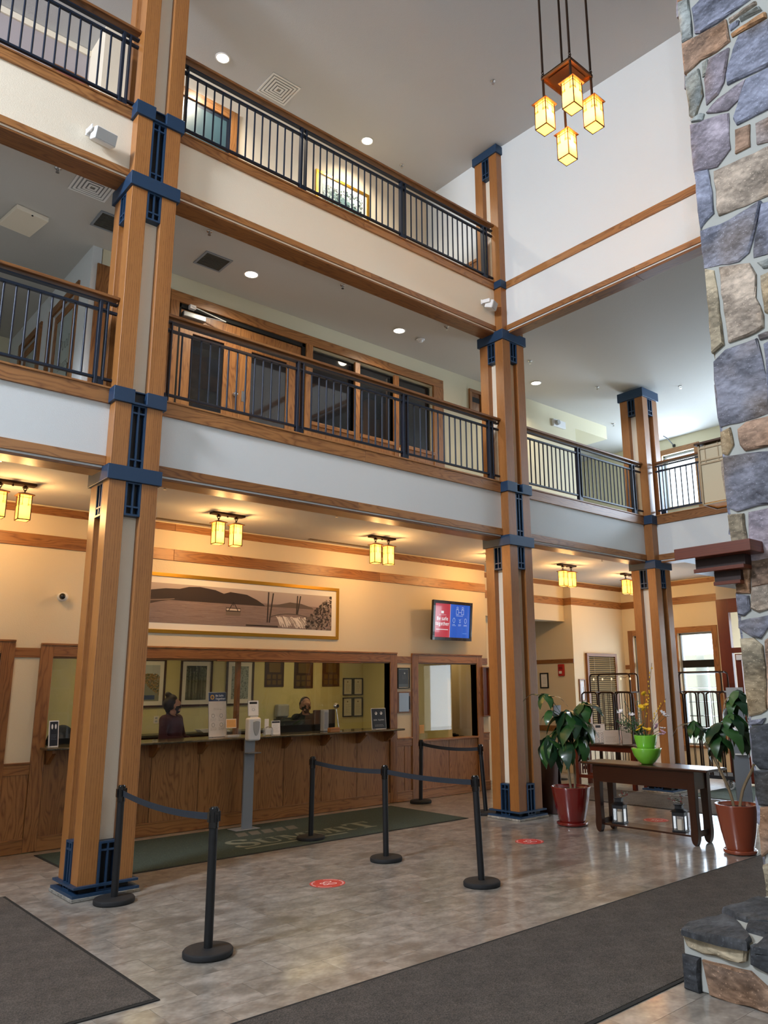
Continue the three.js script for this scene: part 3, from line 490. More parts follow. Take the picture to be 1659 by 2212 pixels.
// office ceiling panels
for (const [x, z, n] of [[2.2, -4.2, 0], [5.6, -4.2, 1]]) { const t = thing('office_light', n ? 'flat office ceiling light over the right desk' : 'flat office ceiling light over the left desk', 'panel light', [x, 2.8, z]); part('diffuser', bx(-.6, -.02, -.3, .6, -.004, .3), M.panelGlow, t); part('frame', boxFrame(1.26, .66, .03, .03).map((g) => g.rotateX(Math.PI / 2).translate(0, -.016, 0)), M.whitePlastic, t); const l = new THREE.RectAreaLight(0xffe2a0, 2.6, 1.2, .6); l.position.set(x, 2.77, z); l.lookAt(x, 0, z); scene.add(l); }
{ const l = new THREE.RectAreaLight(0xffe0a0, 1.0, .5, .5); l.position.set(7.65, 2.76, -3.6); l.lookAt(7.65, 0, -3.6); scene.add(l); const t = thing('office_light', 'square ceiling light in the cashier booth', 'panel light', [7.65, 2.8, -3.6]); part('diffuser', bx(-.25, -.02, -.25, .25, -.004, .25), M.panelGlow, t); }

// ================================================================ CEILING FITTINGS
function sprinkler(x, y, z, label) { const t = thing('sprinkler', label, 'sprinkler', [x, y, z], 0, 'ceiling sprinkler heads'); part('rose', lathe([[0, 0], [.038, 0], [.036, -.008], [.02, -.014], [0, -.014]], 18), M.chrome, t); part('head', [cyl(.008, .008, -.05, -.012, 0, 0, 10), cyl(.02, .02, -.053, -.05, 0, 0, 14), bar([.012, -.012, 0], [.012, -.05, 0], .003, 6), bar([-.012, -.012, 0], [-.012, -.05, 0], .003, 6)], M.chrome, t); }
[[1.22, Y2, -.624, 'second-floor sprinkler above the left part of the railing, by the square grille'], [3.3, Y2, -.63, 'second-floor sprinkler between the two ceiling lights'], [5.35, Y2, -.615, 'second-floor sprinkler near the smoke detector and right column'], [-.62, Y2, -.59, 'second-floor sprinkler left of the square air diffuser'], [7.42, Y2, -.637, 'second-floor sprinkler just right of the middle column'], [9.37, Y2, -.605, 'second-floor sprinkler left of the entrance column head'], [10.58, Y2, .478, 'second-floor sprinkler right of the entrance column head'], [11.46, Y2, -1.68, 'second-floor sprinkler near the window wall bulkhead'],
 [4.89, Y3 - .04, .975, 'atrium sprinkler near the chandelier'], [5.15, Y3, -1.47, 'third-floor sprinkler near the painting'], [.9, Y1, -.743, 'ground-floor sprinkler beside the nearest column collar'], [3.31, Y1, -.714, 'ground-floor sprinkler between the two lanterns over the desk'], [5.19, Y1, -.687, 'ground-floor sprinkler left of the middle column'], [-.85, Y1, -.69, 'ground-floor sprinkler at the left edge'], [9.42, Y1, -.775, 'ground-floor sprinkler near the entrance lanterns']].forEach((a) => sprinkler(...a));
function diffuser(x, y, z, s, label) { const t = thing('air_diffuser', label, 'air vent', [x, y, z]); part('back_plate', bx(-s / 2, -.004, -s / 2, s / 2, -.001, s / 2), M.greyPlastic, t); for (let i = 0; i < 5; i++) { const a = s / 2 * (1 - i * .19), b = a - s * .055; const f = []; for (const [x0, z0, x1, z1] of [[-a, b, a, a], [-a, -a, a, -b], [-a, -b, -b, b], [b, -b, a, b]]) f.push(bx(x0, -.012 - i * .003, z0, x1, -.006 - i * .003, z1)); part('louver', f, M.whitePlastic, t); } }
diffuser(2.56, Y3, -1.34, .49, 'square stepped air diffuser on the third-floor ceiling'); diffuser(-.215, Y2, -.66, .42, 'square stepped air diffuser left of the nearest column, second floor');
for (const [x, l] of [[1.59, 'dark square return grille on the ceiling right of the nearest column'], [.22, 'dark square return grille half hidden behind the nearest column']]) { const t = thing('return_grille', l, 'air vent', [x, Y2, -1.25]); part('frame', boxFrame(.39, .39, .03, .012).map((g) => g.rotateX(Math.PI / 2).translate(0, -.007, 0)), M.greyPaint, t); for (let i = 0; i < 12; i++) part('slat', bx(-.17, -.01, -.165 + i * .0275, .17, -.004, -.147 + i * .0275), mat({ color: 0x4a4a44, roughness: .7 }), t); }
{ const t = thing('ceiling_panel_box', 'plain white square box hung from the second-floor ceiling at the left', 'access panel', [-.62, Y2, -1.86], .14); part('cover', bx(-.19, -.06, -.26, .19, -.002, .26, .008), M.cream, t); part('catch', bx(-.01, -.07, .24, .01, -.058, .255, .002), M.black, t); }
{ const t = thing('smoke_detector', 'round white smoke detector on the second-floor ceiling', 'smoke detector', [5.34, Y2, -1.24]); part('base', lathe([[0, 0], [.07, 0], [.07, -.015], [.06, -.022], [0, -.022]], 24), M.whitePlastic, t); part('sensor', lathe([[.045, -.02], [.04, -.045], [.02, -.052], [0, -.052]], 20), M.whitePlastic, t); }
for (const [a, b, l] of [[1.55, 2.44, 'linear slot vent in the ceiling above the left lantern'], [4.05, 5.25, 'linear slot vent in the ceiling above the right lantern'], [8.6, 9.3, 'linear slot vent right of the middle column']]) solo('slot_vent', [bx(a, Y1 - .008, -2.53, b, Y1 - .001, -2.45), ], mat({ color: 0x6a5c48, roughness: .7 }), l, 'slot vent');
// wall loudspeakers on the fascias
function speakerBox(pos, label, w, turn, tilt) { const t = thing('loudspeaker', label, 'loudspeaker', pos, turn); const g = [bx(-w / 2, -.07, .06, w / 2, .07, .2, .015)], gr = [bx(-w / 2 + .01, -.06, .2, w / 2 - .01, .06, .206, .002)]; const br = [bx(-w / 2 - .03, -.03, .02, -w / 2 - .018, .03, .15, .004), bx(-w / 2 - .03, -.04, 0, w / 2 - .02, .04, .02, .004)]; const a = part('housing', g, M.whitePlastic, t), b = part('grille', gr, M.greyPlastic, t); a.rotation.x = b.rotation.x = tilt; part('bracket', br, M.whitePlastic, t); }
speakerBox([-.35, 7.75, ZF], 'white loudspeaker on the cream fascia left of the nearest column', .24, .1, .35); speakerBox([5.74, 7.83, ZF], 'white loudspeaker on the cream fascia left of the middle column', .17, .35, .3);
{ const t = thing('security_camera', 'white dome security camera with black lens on the cream wall', 'camera', [.46, 3.0, ZR]); part('mount', cyl(.055, .055, 0, .05, 0, 0, 24).rotateX(Math.PI / 2), M.whitePlastic, t); part('ball', new THREE.SphereGeometry(.058, 24, 16).translate(.0, 0, .07), M.whitePlastic, t); part('lens', new THREE.SphereGeometry(.04, 20, 12).translate(-.018, 0, .098), M.blackGloss, t); }

// ================================================================ FLOOR: MATS, STICKERS, STANCHIONS
function rug(name, label, x0, z0, x1, z1, m, cat = 'mat') { const t = thing(name, label, cat, [0, 0, 0]); part('pile', bx(x0 + .03, 0, z0 + .03, x1 - .03, .011, z1 - .03, .003, 'x'), m, t); part('rubber_edge', [bx(x0, 0, z0, x1, .007, z0 + .032, .003), bx(x0, 0, z1 - .032, x1, .007, z1, .003), bx(x0, 0, z0 + .032, x0 + .032, .007, z1 - .032, .003), bx(x1 - .032, 0, z0 + .032, x1, .007, z1 - .032, .003)], M.rubber, t); return t; }
rug('floor_mat', 'dark brown floor mat in the lower left corner', -4.6, -.62, -.416, 2.745, M.runner); rug('runner_mat', 'long dark brown runner mat in front of the stone hearth', -.29, 3.36, 9.4, 4.76, M.runner);
rug('runner_mat', 'grey runner mat running past the luggage carts, beyond the console table', 8.31, -2.6, 9.72, 3.1, M.rugGrey); rug('entrance_mat', 'pale green entrance mat near the mahogany doors', 9.85, .3, 11.7, 3.0, M.greenLight);
{
  const x0 = .34, x1 = 5.66, z0 = -2.42, z1 = -.68, PX = 360;
  const t = canvasTex(1916, 626, (x, w, h) => {
    x.fillStyle = '#2c3a31'; x.fillRect(0, 0, w, h);
    for (let i = 0; i < 26000; i++) { const k = rnd(); x.fillStyle = k < .5 ? 'rgba(20,30,24,.35)' : 'rgba(110,130,112,.28)'; x.fillRect(rnd() * w, rnd() * h, 3, 3); }
    const P = (a, b) => [(a - x0) * PX, (b - z0) * PX];
    x.fillStyle = '#5f5d53'; for (let i = 0; i < 5; i++) { const [a, b] = P(2.58 + i * .19, -1.72), c = 52; x.beginPath(); x.moveTo(a + 26, b - 92); x.lineTo(a + 26 + c, b - 92); x.lineTo(a + c - 4, b); x.lineTo(a - 4, b); x.fill(); }
    x.fillStyle = '#6f7566'; const [a, b] = P(2.2, -1.06); x.font = 'bold 250px serif'; x.fillText('S', a, b); x.font = 'bold 172px serif'; x.fillText('UMMI', a + 128, b - 10); x.font = 'bold 230px serif'; x.fillText('T', a + 128 + x.measureText('UMMI').width * .75, b - 4);
    const [c, d] = P(2.25, -1.0); x.fillRect(c, d, 1.5 * PX, 22);
  });
  const m = thing('logo_mat', 'dark green entrance mat with faded logo lettering before the reception desk', 'mat', [0, 0, 0]);
  const g = new THREE.BoxGeometry(x1 - x0 - .05, .009, z1 - z0 - .05); g.translate((x0 + x1) / 2, .0045, (z0 + z1) / 2);
  partG('pile', g, mat({ map: t, roughness: .97, bumpMap: T_CARPET, bumpScale: .002 }), m);
  part('rubber_edge', [bx(x0, 0, z0, x1, .006, z0 + .026, .002), bx(x0, 0, z1 - .026, x1, .006, z1, .002), bx(x0, 0, z0 + .026, x0 + .026, .006, z1 - .026, .002), bx(x1 - .026, 0, z0 + .026, x1, .006, z1 - .026, .002)], M.rubber, m);
}
{
  const t = canvasTex(512, 512, (x) => { x.fillStyle = '#c93a38'; x.fillRect(0, 0, 512, 512); x.translate(256, 256); x.fillStyle = '#f6e8e4'; for (const d of [1, -1]) for (let i = -13; i <= 13; i++) { if (rnd() < .14) continue; x.save(); x.rotate(i * .092 + (d < 0 ? Math.PI : 0)); const k = rr(.5, 1); x.fillRect(-9, -236, 6, 26); x.fillRect(-9, -236, 16 * k, 5); x.fillRect(2, -236 + 12 * k, 5, 14); x.restore(); } x.strokeStyle = '#f8efec'; x.lineWidth = 13; for (const s of [-1, 1]) { x.save(); x.translate(s * 58, 0); x.rotate(s * .12); x.beginPath(); x.ellipse(0, -44, 36, 62, 0, 0, 7); x.stroke(); x.beginPath(); x.ellipse(-s * 4, 62, 25, 30, 0, 0, 7); x.stroke(); x.restore(); } });
  const g = new THREE.CylinderGeometry(.172, .172, .0012, 48); const m = [mat({ color: 0xb53230, roughness: .5 }), mat({ map: t, roughness: .4 }), mat({ color: 0xb53230 })];
  [[2.0, 1.05, 'round red footprint sticker left of the rope barrier, nearest the viewer'], [4.96, 1.06, 'round red footprint sticker between the right rope barrier and the red pot'], [7.36, 1.3, 'round red footprint sticker behind the console table legs']].forEach(([x, z, l]) => { const o = new THREE.Mesh(g, m); o.name = numbered('floor_sticker'); o.position.set(x, .0012, z); o.userData = { kind: 'thing' }; scene.add(o); tag(o, l, 'sticker', 'distancing stickers on the floor'); o.receiveShadow = true; });
}
function stanchion(x, z, label, lx, lz) {               // lx, lz: how far the head leans
  const t = thing('stanchion', label, 'stanchion', [x, 0, z], 0, 'black belt stanchions'), n = new THREE.Group(); n.name = 'post'; t.add(n);
  part('base', [lathe([[0, .0], [.172, 0], [.176, .01], [.176, .034], [.166, .046], [.05, .05], [0, .052]], 44)], M.blackMatte, t);
  n.rotation.set(lz, 0, -lx);
  part('tube', cyl(.0315, .0315, .04, .86, 0, 0, 24), M.black, n); part('belt_head', [cyl(.037, .037, .85, .985, 0, 0, 24), cyl(.03, .026, .985, .995, 0, 0, 24), ...[0, 1, 2, 3].map((k) => bx(-.016, .89, .03, .016, .965, .047, .004).rotateY(k * Math.PI / 2))], M.blackGloss, n);
  return t;
}
const S = [[.235, .283, 0, 0], [.181, 2.178, 0, 0], [3.148, -.951, .004, .01], [3.048, .66, -.02, 0], [3.005, 2.148, -.03, -.03], [6.216, -2.333, -.01, .035], [6.119, -.771, -.04, -.05]];
['stanchion beside the foot of the nearest column', 'stanchion standing alone in the left foreground', 'stanchion on the edge of the green mat', 'stanchion in the middle of the belt run, right of the green mat', 'stanchion at the near end of the right belt run', 'stanchion by the cashier window', 'stanchion beside the foot of the middle column'].forEach((l, i) => stanchion(S[i][0], S[i][1], 'black belt ' + l, S[i][2], S[i][3]));
const headOf = (i) => [S[i][0] + S[i][2] * .93, .928, S[i][1] + S[i][3] * .93];
[[0, 1, 'black barrier belt between the two left stanchions', .045], [2, 3, 'black barrier belt from the green mat to the middle stanchion', .03], [3, 4, 'black barrier belt from the middle stanchion towards the viewer', .02], [5, 6, 'black barrier belt between the cashier window and the column foot', .04]].forEach(([a, b, l, sag]) => {
  const A = headOf(a), B = headOf(b), d = Math.hypot(B[0] - A[0], B[2] - A[2]), n = 14, pos = [], uv = [], idx = [], t = .0012, px = -(B[2] - A[2]) / d * t, pz = (B[0] - A[0]) / d * t;
  for (let i = 0; i <= n; i++) { const s = .045 / d + (1 - .09 / d) * i / n, x = A[0] + (B[0] - A[0]) * s, z = A[2] + (B[2] - A[2]) * s, y = A[1] - sag * 4 * s * (1 - s); for (const [o, h] of [[1, .025], [1, -.025], [-1, -.025], [-1, .025]]) { pos.push(x + px * o, y + h, z + pz * o); uv.push(s * d, h); } }
  for (let i = 0; i < n; i++) for (let k = 0; k < 4; k++) { const p = i * 4 + k, q = i * 4 + (k + 1) % 4; idx.push(p, q, p + 4, q, q + 4, p + 4); }
  const g = new THREE.BufferGeometry(); g.setAttribute('position', new THREE.Float32BufferAttribute(pos, 3)); g.setAttribute('uv', new THREE.Float32BufferAttribute(uv, 2)); g.setIndex(idx); const f = g.toNonIndexed(); f.computeVertexNormals();
  solo('barrier_belt', f, M.belt, l, 'barrier belt', 'barrier belts');
});

// ================================================================ RECEPTION
function scribble(x, x0, y0, w, n, dy, c = '#777', th = 3) { x.fillStyle = c; for (let i = 0; i < n; i++) { let a = x0; while (a < x0 + w * rr(.75, 1)) { const l = rr(8, 30); x.fillRect(a, y0 + i * dy, l, th); a += l + 6; } } }
const CT = 1.155;                                         // underside of the worktop
{
  const t = thing('reception_worktop', 'long dark stone worktop of the reception desk under the service window', 'worktop', [0, 0, 0]);
  part('slab', bx(.36, CT, -3.0, 5.9, 1.185, -2.34, .012, 'x'), mat({ color: 0x6d6450, map: T_ROCK, roughness: .22, clearcoat: .4 }), t);
  for (const x of [.46, 1.1, 1.75, 2.43, 3.1, 3.77, 4.46, 5.14, 5.72]) {
    const s = new THREE.Shape(); s.moveTo(0, 0); s.lineTo(.25, 0); s.lineTo(.25, -.035); s.lineTo(.06, -.17); s.lineTo(0, -.17); s.closePath();
    const g = new THREE.ExtrudeGeometry(s, { depth: .04, bevelEnabled: true, bevelSize: .003, bevelThickness: .003, bevelSegments: 1 }); g.rotateY(-Math.PI / 2); g.translate(x + .02, CT - .001, ZR + .006); part('bracket', uvBox(g, 'y'), M.oakDark, t);
  }
}
{ const t = thing('clear_screen', 'wavy clear plastic sheet hung in the service window before the standing clerk', 'plastic screen', [0, 0, 0]); const g = new THREE.PlaneGeometry(2.6, .95, 60, 24), p = g.attributes.position; for (let i = 0; i < p.count; i++) { const x = p.getX(i), y = p.getY(i); p.setZ(i, .012 * Math.sin(x * 2.6 + 1) + .006 * Math.sin(x * 7 + y * 3) + .004 * Math.sin(y * 9 - x * 4)); } g.computeVertexNormals(); g.translate(3.9, 1.78, -2.62); partG('sheet', g, mat({ color: 0xffffff, transmission: 1, thickness: 0, roughness: .015, ior: 1.5, side: THREE.DoubleSide }), t); part('top_strip', bx(2.62, 2.232, -2.64, 5.18, 2.25, -2.6, .004), M.oakDark, t); }

// things standing on the worktop (y = 1.185)
const YT = 1.186;
function standSign(name, label, cat, x, z, w, h, frameM, draw, turn = 0, y = YT) {
  const t = thing(name, label, cat, [x, y, z], turn), c = canvasTex(256, Math.round(256 * h / w), draw);
  const b = new THREE.Group(); b.name = 'panel'; b.rotation.x = -.1; t.add(b);
  part('frame', bx(-w / 2, 0, -.006, w / 2, h, 0, .003), frameM, b); const g = new THREE.BoxGeometry(w - .016, h - .016, .002); g.translate(0, h / 2, .0012); partG('print', g, printM(c, .35), b);
  part('easel', bx(-w * .3, 0, -.08, w * .3, .006, .02, .002), frameM, t); part('prop', bar([0, .01, -.08], [0, h * .6, -.07], .004), frameM, t); return t;
}
standSign('counter_sign', 'tall white counter sign with a dark blue heading band, left of the mullion', 'sign', 2.745, -2.72, .3, .62, M.greyPlastic, (x, w, h) => { x.fillStyle = '#e7e0d6'; x.fillRect(0, 0, w, h); x.fillStyle = '#27406e'; x.fillRect(0, 0, w, 104); x.fillStyle = '#fff'; x.font = 'bold 34px sans-serif'; x.fillText('Be Safe', 98, 48); x.fillText('Together', 98, 86); x.fillStyle = '#d6a540'; x.beginPath(); x.arc(52, 54, 30, 0, 7); x.fill(); x.fillStyle = '#27406e'; x.fillRect(46, 36, 12, 36); x.fillRect(34, 48, 36, 12); scribble(x, 70, 190, 120, 2, 14, '#8b8580'); for (const [a, b] of [[60, 280], [180, 280], [60, 390], [180, 390]]) { x.strokeStyle = '#8b8580'; x.lineWidth = 5; x.beginPath(); x.arc(a, b, 22, 0, 7); x.stroke(); scribble(x, a - 40, b + 34, 80, 3, 12, '#a09a94'); } }, .1);
standSign('counter_sign', 'small orange notice on the worktop below the tall sign', 'sign', 2.83, -2.5, .165, .125, M.whitePlastic, (x, w, h) => { x.fillStyle = '#d9a765'; x.fillRect(0, 0, w, h); scribble(x, 24, 50, 200, 4, 30, '#a3733e', 4); }, .05, YT + .125);
standSign('counter_sign', 'white framed notice standing on top of the sanitizer stand', 'sign', 2.955, -2.12, .17, .215, M.greyPlastic, (x, w, h) => { x.fillStyle = '#f0efec'; x.fillRect(0, 0, w, h); x.fillStyle = '#23242a'; x.fillRect(30, 24, w - 60, 46); scribble(x, 60, 110, 130, 5, 26, '#6c7076'); x.strokeStyle = '#667'; x.lineWidth = 4; x.beginPath(); x.arc(128, 190, 30, 0, 7); x.stroke(); }, 0, 1.475);
standSign('counter_sign', 'white folded brochure panel right behind the sanitizer dispenser', 'sign', 3.26, -2.6, .13, .31, M.whitePlastic, (x, w, h) => { x.fillStyle = '#efeff0'; x.fillRect(0, 0, w, h); x.fillStyle = '#33598f'; x.fillRect(110, 260, 90, 190); scribble(x, 40, 80, 170, 6, 24, '#8f97a4'); });
standSign('counter_sign', 'small white notice with a dark heading in front of the seated clerk', 'sign', 3.57, -2.52, .145, .2, M.whitePlastic, (x, w, h) => { x.fillStyle = '#f0efed'; x.fillRect(0, 0, w, h); x.fillStyle = '#33363e'; x.fillRect(0, 0, w, 50); scribble(x, 24, 80, 200, 10, 24, '#5a5d64'); });
standSign('counter_sign', 'black sign with two white emblems at the right end of the worktop', 'sign', 5.5, -2.52, .3, .33, M.whitePlastic, (x, w, h) => { x.fillStyle = '#15171b'; x.fillRect(0, 0, w, h); x.fillStyle = '#dcdcd8'; for (const s of [-1, 1]) { x.beginPath(); x.arc(128 + s * 48, 66, 22, 0, 7); x.fill(); x.fillStyle = '#15171b'; x.beginPath(); x.arc(128 + s * 48 - 5, 60, 9, 0, 7); x.fill(); x.fillStyle = '#dcdcd8'; } x.font = 'italic 27px serif'; x.textAlign = 'center'; x.fillText('Safer. Together.', 128, 168); scribble(x, 50, 228, 160, 2, 18, '#aaa', 4); });
standSign('counter_sign', 'dark glossy flyer in a clear stand at the left end of the worktop', 'sign', .475, -2.5, .13, .31, M.whitePlastic, (x, w, h) => { x.fillStyle = '#1c2230'; x.fillRect(0, 0, w, h); x.fillStyle = '#e8ebf0'; for (const s of [-1, 1]) { x.beginPath(); x.ellipse(128 + s * 50, 130, 26, 62, 0, 0, 7); x.fill(); } x.strokeStyle = '#e8ebf0'; x.lineWidth = 10; x.strokeRect(6, 6, w - 12, h - 12); scribble(x, 50, 330, 160, 4, 36, '#8a93a5', 5); }, .25);
{ const t = thing('acrylic_holder', 'clear acrylic card box under the small orange notice', 'card holder', [2.85, YT, -2.5]); part('walls', [bx(-.11, 0, -.05, .11, .12, -.047), bx(-.11, 0, .047, .11, .12, .05), bx(-.11, 0, -.047, -.107, .12, .047), bx(.107, 0, -.047, .11, .12, .047), bx(-.11, .12, -.05, .11, .124, .05)], M.glass, t); for (let i = 0; i < 6; i++) part('card', bx(-.09, .004 + i * .005, -.04, .09, .008 + i * .005, .04), M.paper, t); }
{ const t = thing('card_rack', 'wire card rack between the brochure and the small white notice', 'card rack', [3.42, YT, -2.5]); for (let i = 0; i < 3; i++) { part('wire', pipe([[-.06, 0, .03 - i * .03], [-.06, .12, .03 - i * .03], [.06, .12, .03 - i * .03], [.06, 0, .03 - i * .03]], .004, 6), M.chrome, t); } part('leaflet', bx(-.05, .01, -.02, .02, .23, -.016, .001), M.paper, t); part('leaflet', bx(-.045, .01, .01, .045, .1, .014, .001), M.paper, t); }
// sanitizer dispenser on its grey stand (front of the desk, under the mullion)
function sanitizer(x, z, label, turn) {
  const t = thing('sanitizer_stand', label, 'sanitizer stand', [x, 0, z], turn);
  part('foot_plate', bx(-.19, .011, -.2, .17, .017, .05, .003), M.greyPaint, t); part('column_panel', [bx(-.075, .017, -.012, .075, 1.17, .0, .004), bx(-.075, .017, -.03, -.07, 1.17, -.002), bx(.07, .017, -.03, .075, 1.17, -.002)], M.greyPaint, t);
  part('drip_tray', bx(-.08, .985, -.02, .12, .998, .1, .004), M.steel, t); part('label_plate', bx(-.05, .8, 0, .03, .83, .002), mat({ map: canvasTex(128, 48, (c, w, h) => { c.fillStyle = '#8b9299'; c.fillRect(0, 0, w, h); scribble(c, 14, 12, 90, 2, 18, '#7a3030', 6); }), roughness: .5 }), t);
  const d = new THREE.Group(); d.name = 'dispenser'; t.add(d); part('housing', bx(-.08, 1.15, -.03, .115, 1.46, .09, .03), M.whitePlastic, d);
  const s = new THREE.Shape(); s.moveTo(-.045, .1); s.quadraticCurveTo(0, .12, .045, .1); s.quadraticCurveTo(.05, 0, .012, -.07); s.quadraticCurveTo(0, -.08, -.012, -.07); s.quadraticCurveTo(-.05, 0, -.045, .1); const g = new THREE.ExtrudeGeometry(s, { depth: .008, bevelEnabled: true, bevelSize: .006, bevelThickness: .006 }); g.translate(.035, 1.3, .088); part('lever', g, M.greyPlastic, d);
  return t;
}
sanitizer(2.92, -2.12, 'grey sanitizer stand with white dispenser in front of the reception desk', 0);
{ const t = thing('sanitizer_stand', 'tall grey sanitizer totem behind the right-hand potted plant', 'sanitizer stand', [9.72, 0, 1.42], -1.1); part('foot_plate', bx(-.25, .001, -.2, .25, .012, .2, .003), M.greyPaint, t); part('column_panel', bx(-.12, .012, -.05, .12, 1.55, .05, .012), M.steel, t); part('sign_board', bx(-.13, 1.35, -.04, .13, 1.78, -.03, .004), M.greyPlastic, t); part('dispenser', bx(-.08, 1.0, .05, .08, 1.3, .16, .03), M.whitePlastic, t); part('drip_tray', bx(-.08, .74, .04, .1, .755, .17, .004), M.whitePlastic, t); }
// wooden box with desk lamp-like microphone at the right half
{ const t = thing('desk_microphone', 'round silver intercom on a thin rod above a small oak box', 'microphone', [4.62, YT, -2.5]); part('stem', bar([.05, .0, .02], [.0, .36, 0], .006), M.chrome, t); part('ball', new THREE.SphereGeometry(.043, 20, 14).translate(0, .385, 0), M.chrome, t); part('grille', cyl(.026, .026, 0, .004, 0, 0, 20).rotateX(Math.PI / 2).translate(0, .385, .043), M.blackMatte, t); part('foot', cyl(.05, .045, 0, .012, .05, .02, 24), M.steel, t); }
solo('oak_box', [bx(4.42, YT, -2.44, 4.6, YT + .06, -2.36, .006, 'x'), bx(4.425, YT + .06, -2.435, 4.595, YT + .068, -2.365, .003, 'x')], M.oak, 'small oak box at the worktop front by the intercom', 'box');
{ const t = thing('pedestal_speaker', 'grey upright plastic speaker tower behind the intercom', 'speaker', [4.56, YT, -2.72]); part('tower', bx(-.05, 0, -.05, .05, .33, .05, .015), M.greyPlastic, t); part('grille', bx(-.035, .04, .048, .035, .29, .053, .003), M.greyPaint, t); }
function monitor(label, x, y, z, turn, w, h, m) { const t = thing('monitor', label, 'computer monitor', [x, y, z], turn); part('shell', bx(-w / 2, .14, -.03, w / 2, .14 + h, .02, .012), m, t); part('screen', bx(-w / 2 + .015, .155, .02, w / 2 - .015, .125 + h, .022), M.blackGloss, t); part('neck', bx(-.03, .01, -.05, .03, .2, -.03, .006), m, t); part('foot', bx(-.12, 0, -.12, .12, .012, .06, .006), m, t); return t; }
// back desk (office side) carries screens, phones and papers
{ const t = thing('office_desk', 'dark office desk inside the reception, behind the worktop', 'desk', [0, 0, 0]); part('top', bx(1.2, .9, -3.55, 5.9, .935, -3.02, .008, 'x'), mat({ color: 0x37332c, roughness: .4 }), t); part('front_panel', bx(1.2, .02, -3.1, 5.9, .9, -3.06, .004), M.oakDark, t); for (const x of [1.22, 3.5, 5.84]) part('side_panel', bx(x, .01, -3.52, x + .04, .9, -3.1, .004), M.oakDark, t); }
{ const t = thing('back_counter', 'low dark counter along the office back wall below the pictures', 'counter', [0, 0, 0]); part('top', bx(1.4, 1.1, -5.28, 5.6, 1.14, -4.75, .008, 'x'), mat({ color: 0x4a463c, roughness: .35 }), t); for (let i = 0; i < 5; i++) part('door', bx(1.42 + i * .83, .1, -4.8, 2.23 + i * .83, 1.08, -4.78, .004, 'y'), M.oak, t); part('carcass', bx(1.42, .01, -5.26, 5.58, 1.1, -4.8), M.oakDark, t); }
monitor('large dark monitor seen from behind, right of the seated clerk', 4.95, .936, -3.3, Math.PI + .35, .58, .42, M.blackMatte); monitor('low black screen in front of the seated clerk', 4.25, .936, -3.08, Math.PI, .62, .28, M.blackMatte);
{ const t = thing('desk_phone', 'black desk telephone left of the standing clerk', 'telephone', [2.25, 1.141, -5.0], .3); part('body', bx(-.12, 0, -.1, .12, .05, .1, .015), M.blackMatte, t); part('handset', [bx(-.14, .05, -.09, -.08, .09, .09, .018), bx(-.15, .045, -.1, -.07, .1, -.05, .015), bx(-.15, .045, .05, -.07, .1, .1, .015)], M.black, t); part('keypad', bx(-.04, .05, -.05, .1, .056, .07, .003), M.greyPlastic, t); }
{ const t = thing('desk_phone', 'black printer on the back counter right of the monitor', 'printer', [5.32, 1.141, -5.0]); part('body', bx(-.2, 0, -.18, .2, .16, .18, .03), M.blackMatte, t); part('tray', bx(-.16, .16, -.14, .16, .18, .05, .006), M.black, t); part('paper', bx(-.1, .04, .18, .1, .05, .28, .002), M.paper, t); t.name = numbered('printer'); }
for (let i = 0; i < 4; i++) solo('paper_stack', [bx(3.55 - i * .02, 1.141 + i * .014, -4.98, 4.05 - i * .03, 1.153 + i * .014, -4.78, .002)], M.paper, ['lowest', 'second', 'third', 'topmost'][i] + ' of the flat paper piles on the back counter, right of the standing clerk', 'papers', 'paper piles on the back counter');
solo('letter_tray', [bx(1.7, 1.141, -5.0, 2.0, 1.155, -4.78, .004), bx(1.7, 1.141, -5.0, 1.71, 1.22, -4.78, .003), bx(1.99, 1.141, -5.0, 2.0, 1.22, -4.78, .003), bx(1.7, 1.141, -5.01, 2.0, 1.22, -5.0, .003)], M.oakDark, 'brown letter tray on the back counter at the far left', 'letter tray');
solo('card_box', bx(2.03, 1.141, -4.9, 2.18, 1.25, -4.78, .006), M.paper, 'white card box beside the brown letter tray', 'box');
{ const t = thing('towel_dispenser', 'grey paper towel dispenser on the office wall behind the seated clerk', 'towel dispenser', [5.35, 1.33, -5.3]); part('cover', bx(-.13, 0, 0, .13, .23, .12, .03), M.greyPlastic, t); part('slot', bx(-.1, -.012, .02, .1, .004, .1, .003), M.black, t); }
{ const t = thing('wall_socket', 'beige double wall socket behind the standing clerk', 'socket', [2.95, 1.36, -5.298]); part('plate', bx(-.045, -.06, 0, .045, .06, .008, .003), M.cream, t); for (const s of [-1, 1]) part('outlet', bx(-.02, s * .025 - .015, .006, .02, s * .025 + .015, .011, .003), M.greyPlastic, t); }
{ const t = thing('office_chair', 'black rounded office chair back behind the left end of the worktop', 'office chair', [.92, 0, -3.25], .4); part('backrest', new THREE.SphereGeometry(.25, 24, 16).scale(1, 1.15, .25).translate(0, 1.12, -.18), M.blackMatte, t); part('seat', bx(-.25, .6, -.22, .25, .68, .25, .03), M.blackMatte, t); part('stem', cyl(.03, .03, .1, .6), M.steel, t); for (let i = 0; i < 5; i++) { const a = i * 1.2566; part('leg', bar([0, .1, 0], [.28 * Math.cos(a), .05, .28 * Math.sin(a)], .018), M.black, t); part('caster', new THREE.SphereGeometry(.03, 10, 8).translate(.28 * Math.cos(a), .03, .28 * Math.sin(a)), M.black, t); } part('spine', bar([0, .6, -.1], [0, 1.0, -.22], .02), M.black, t); }
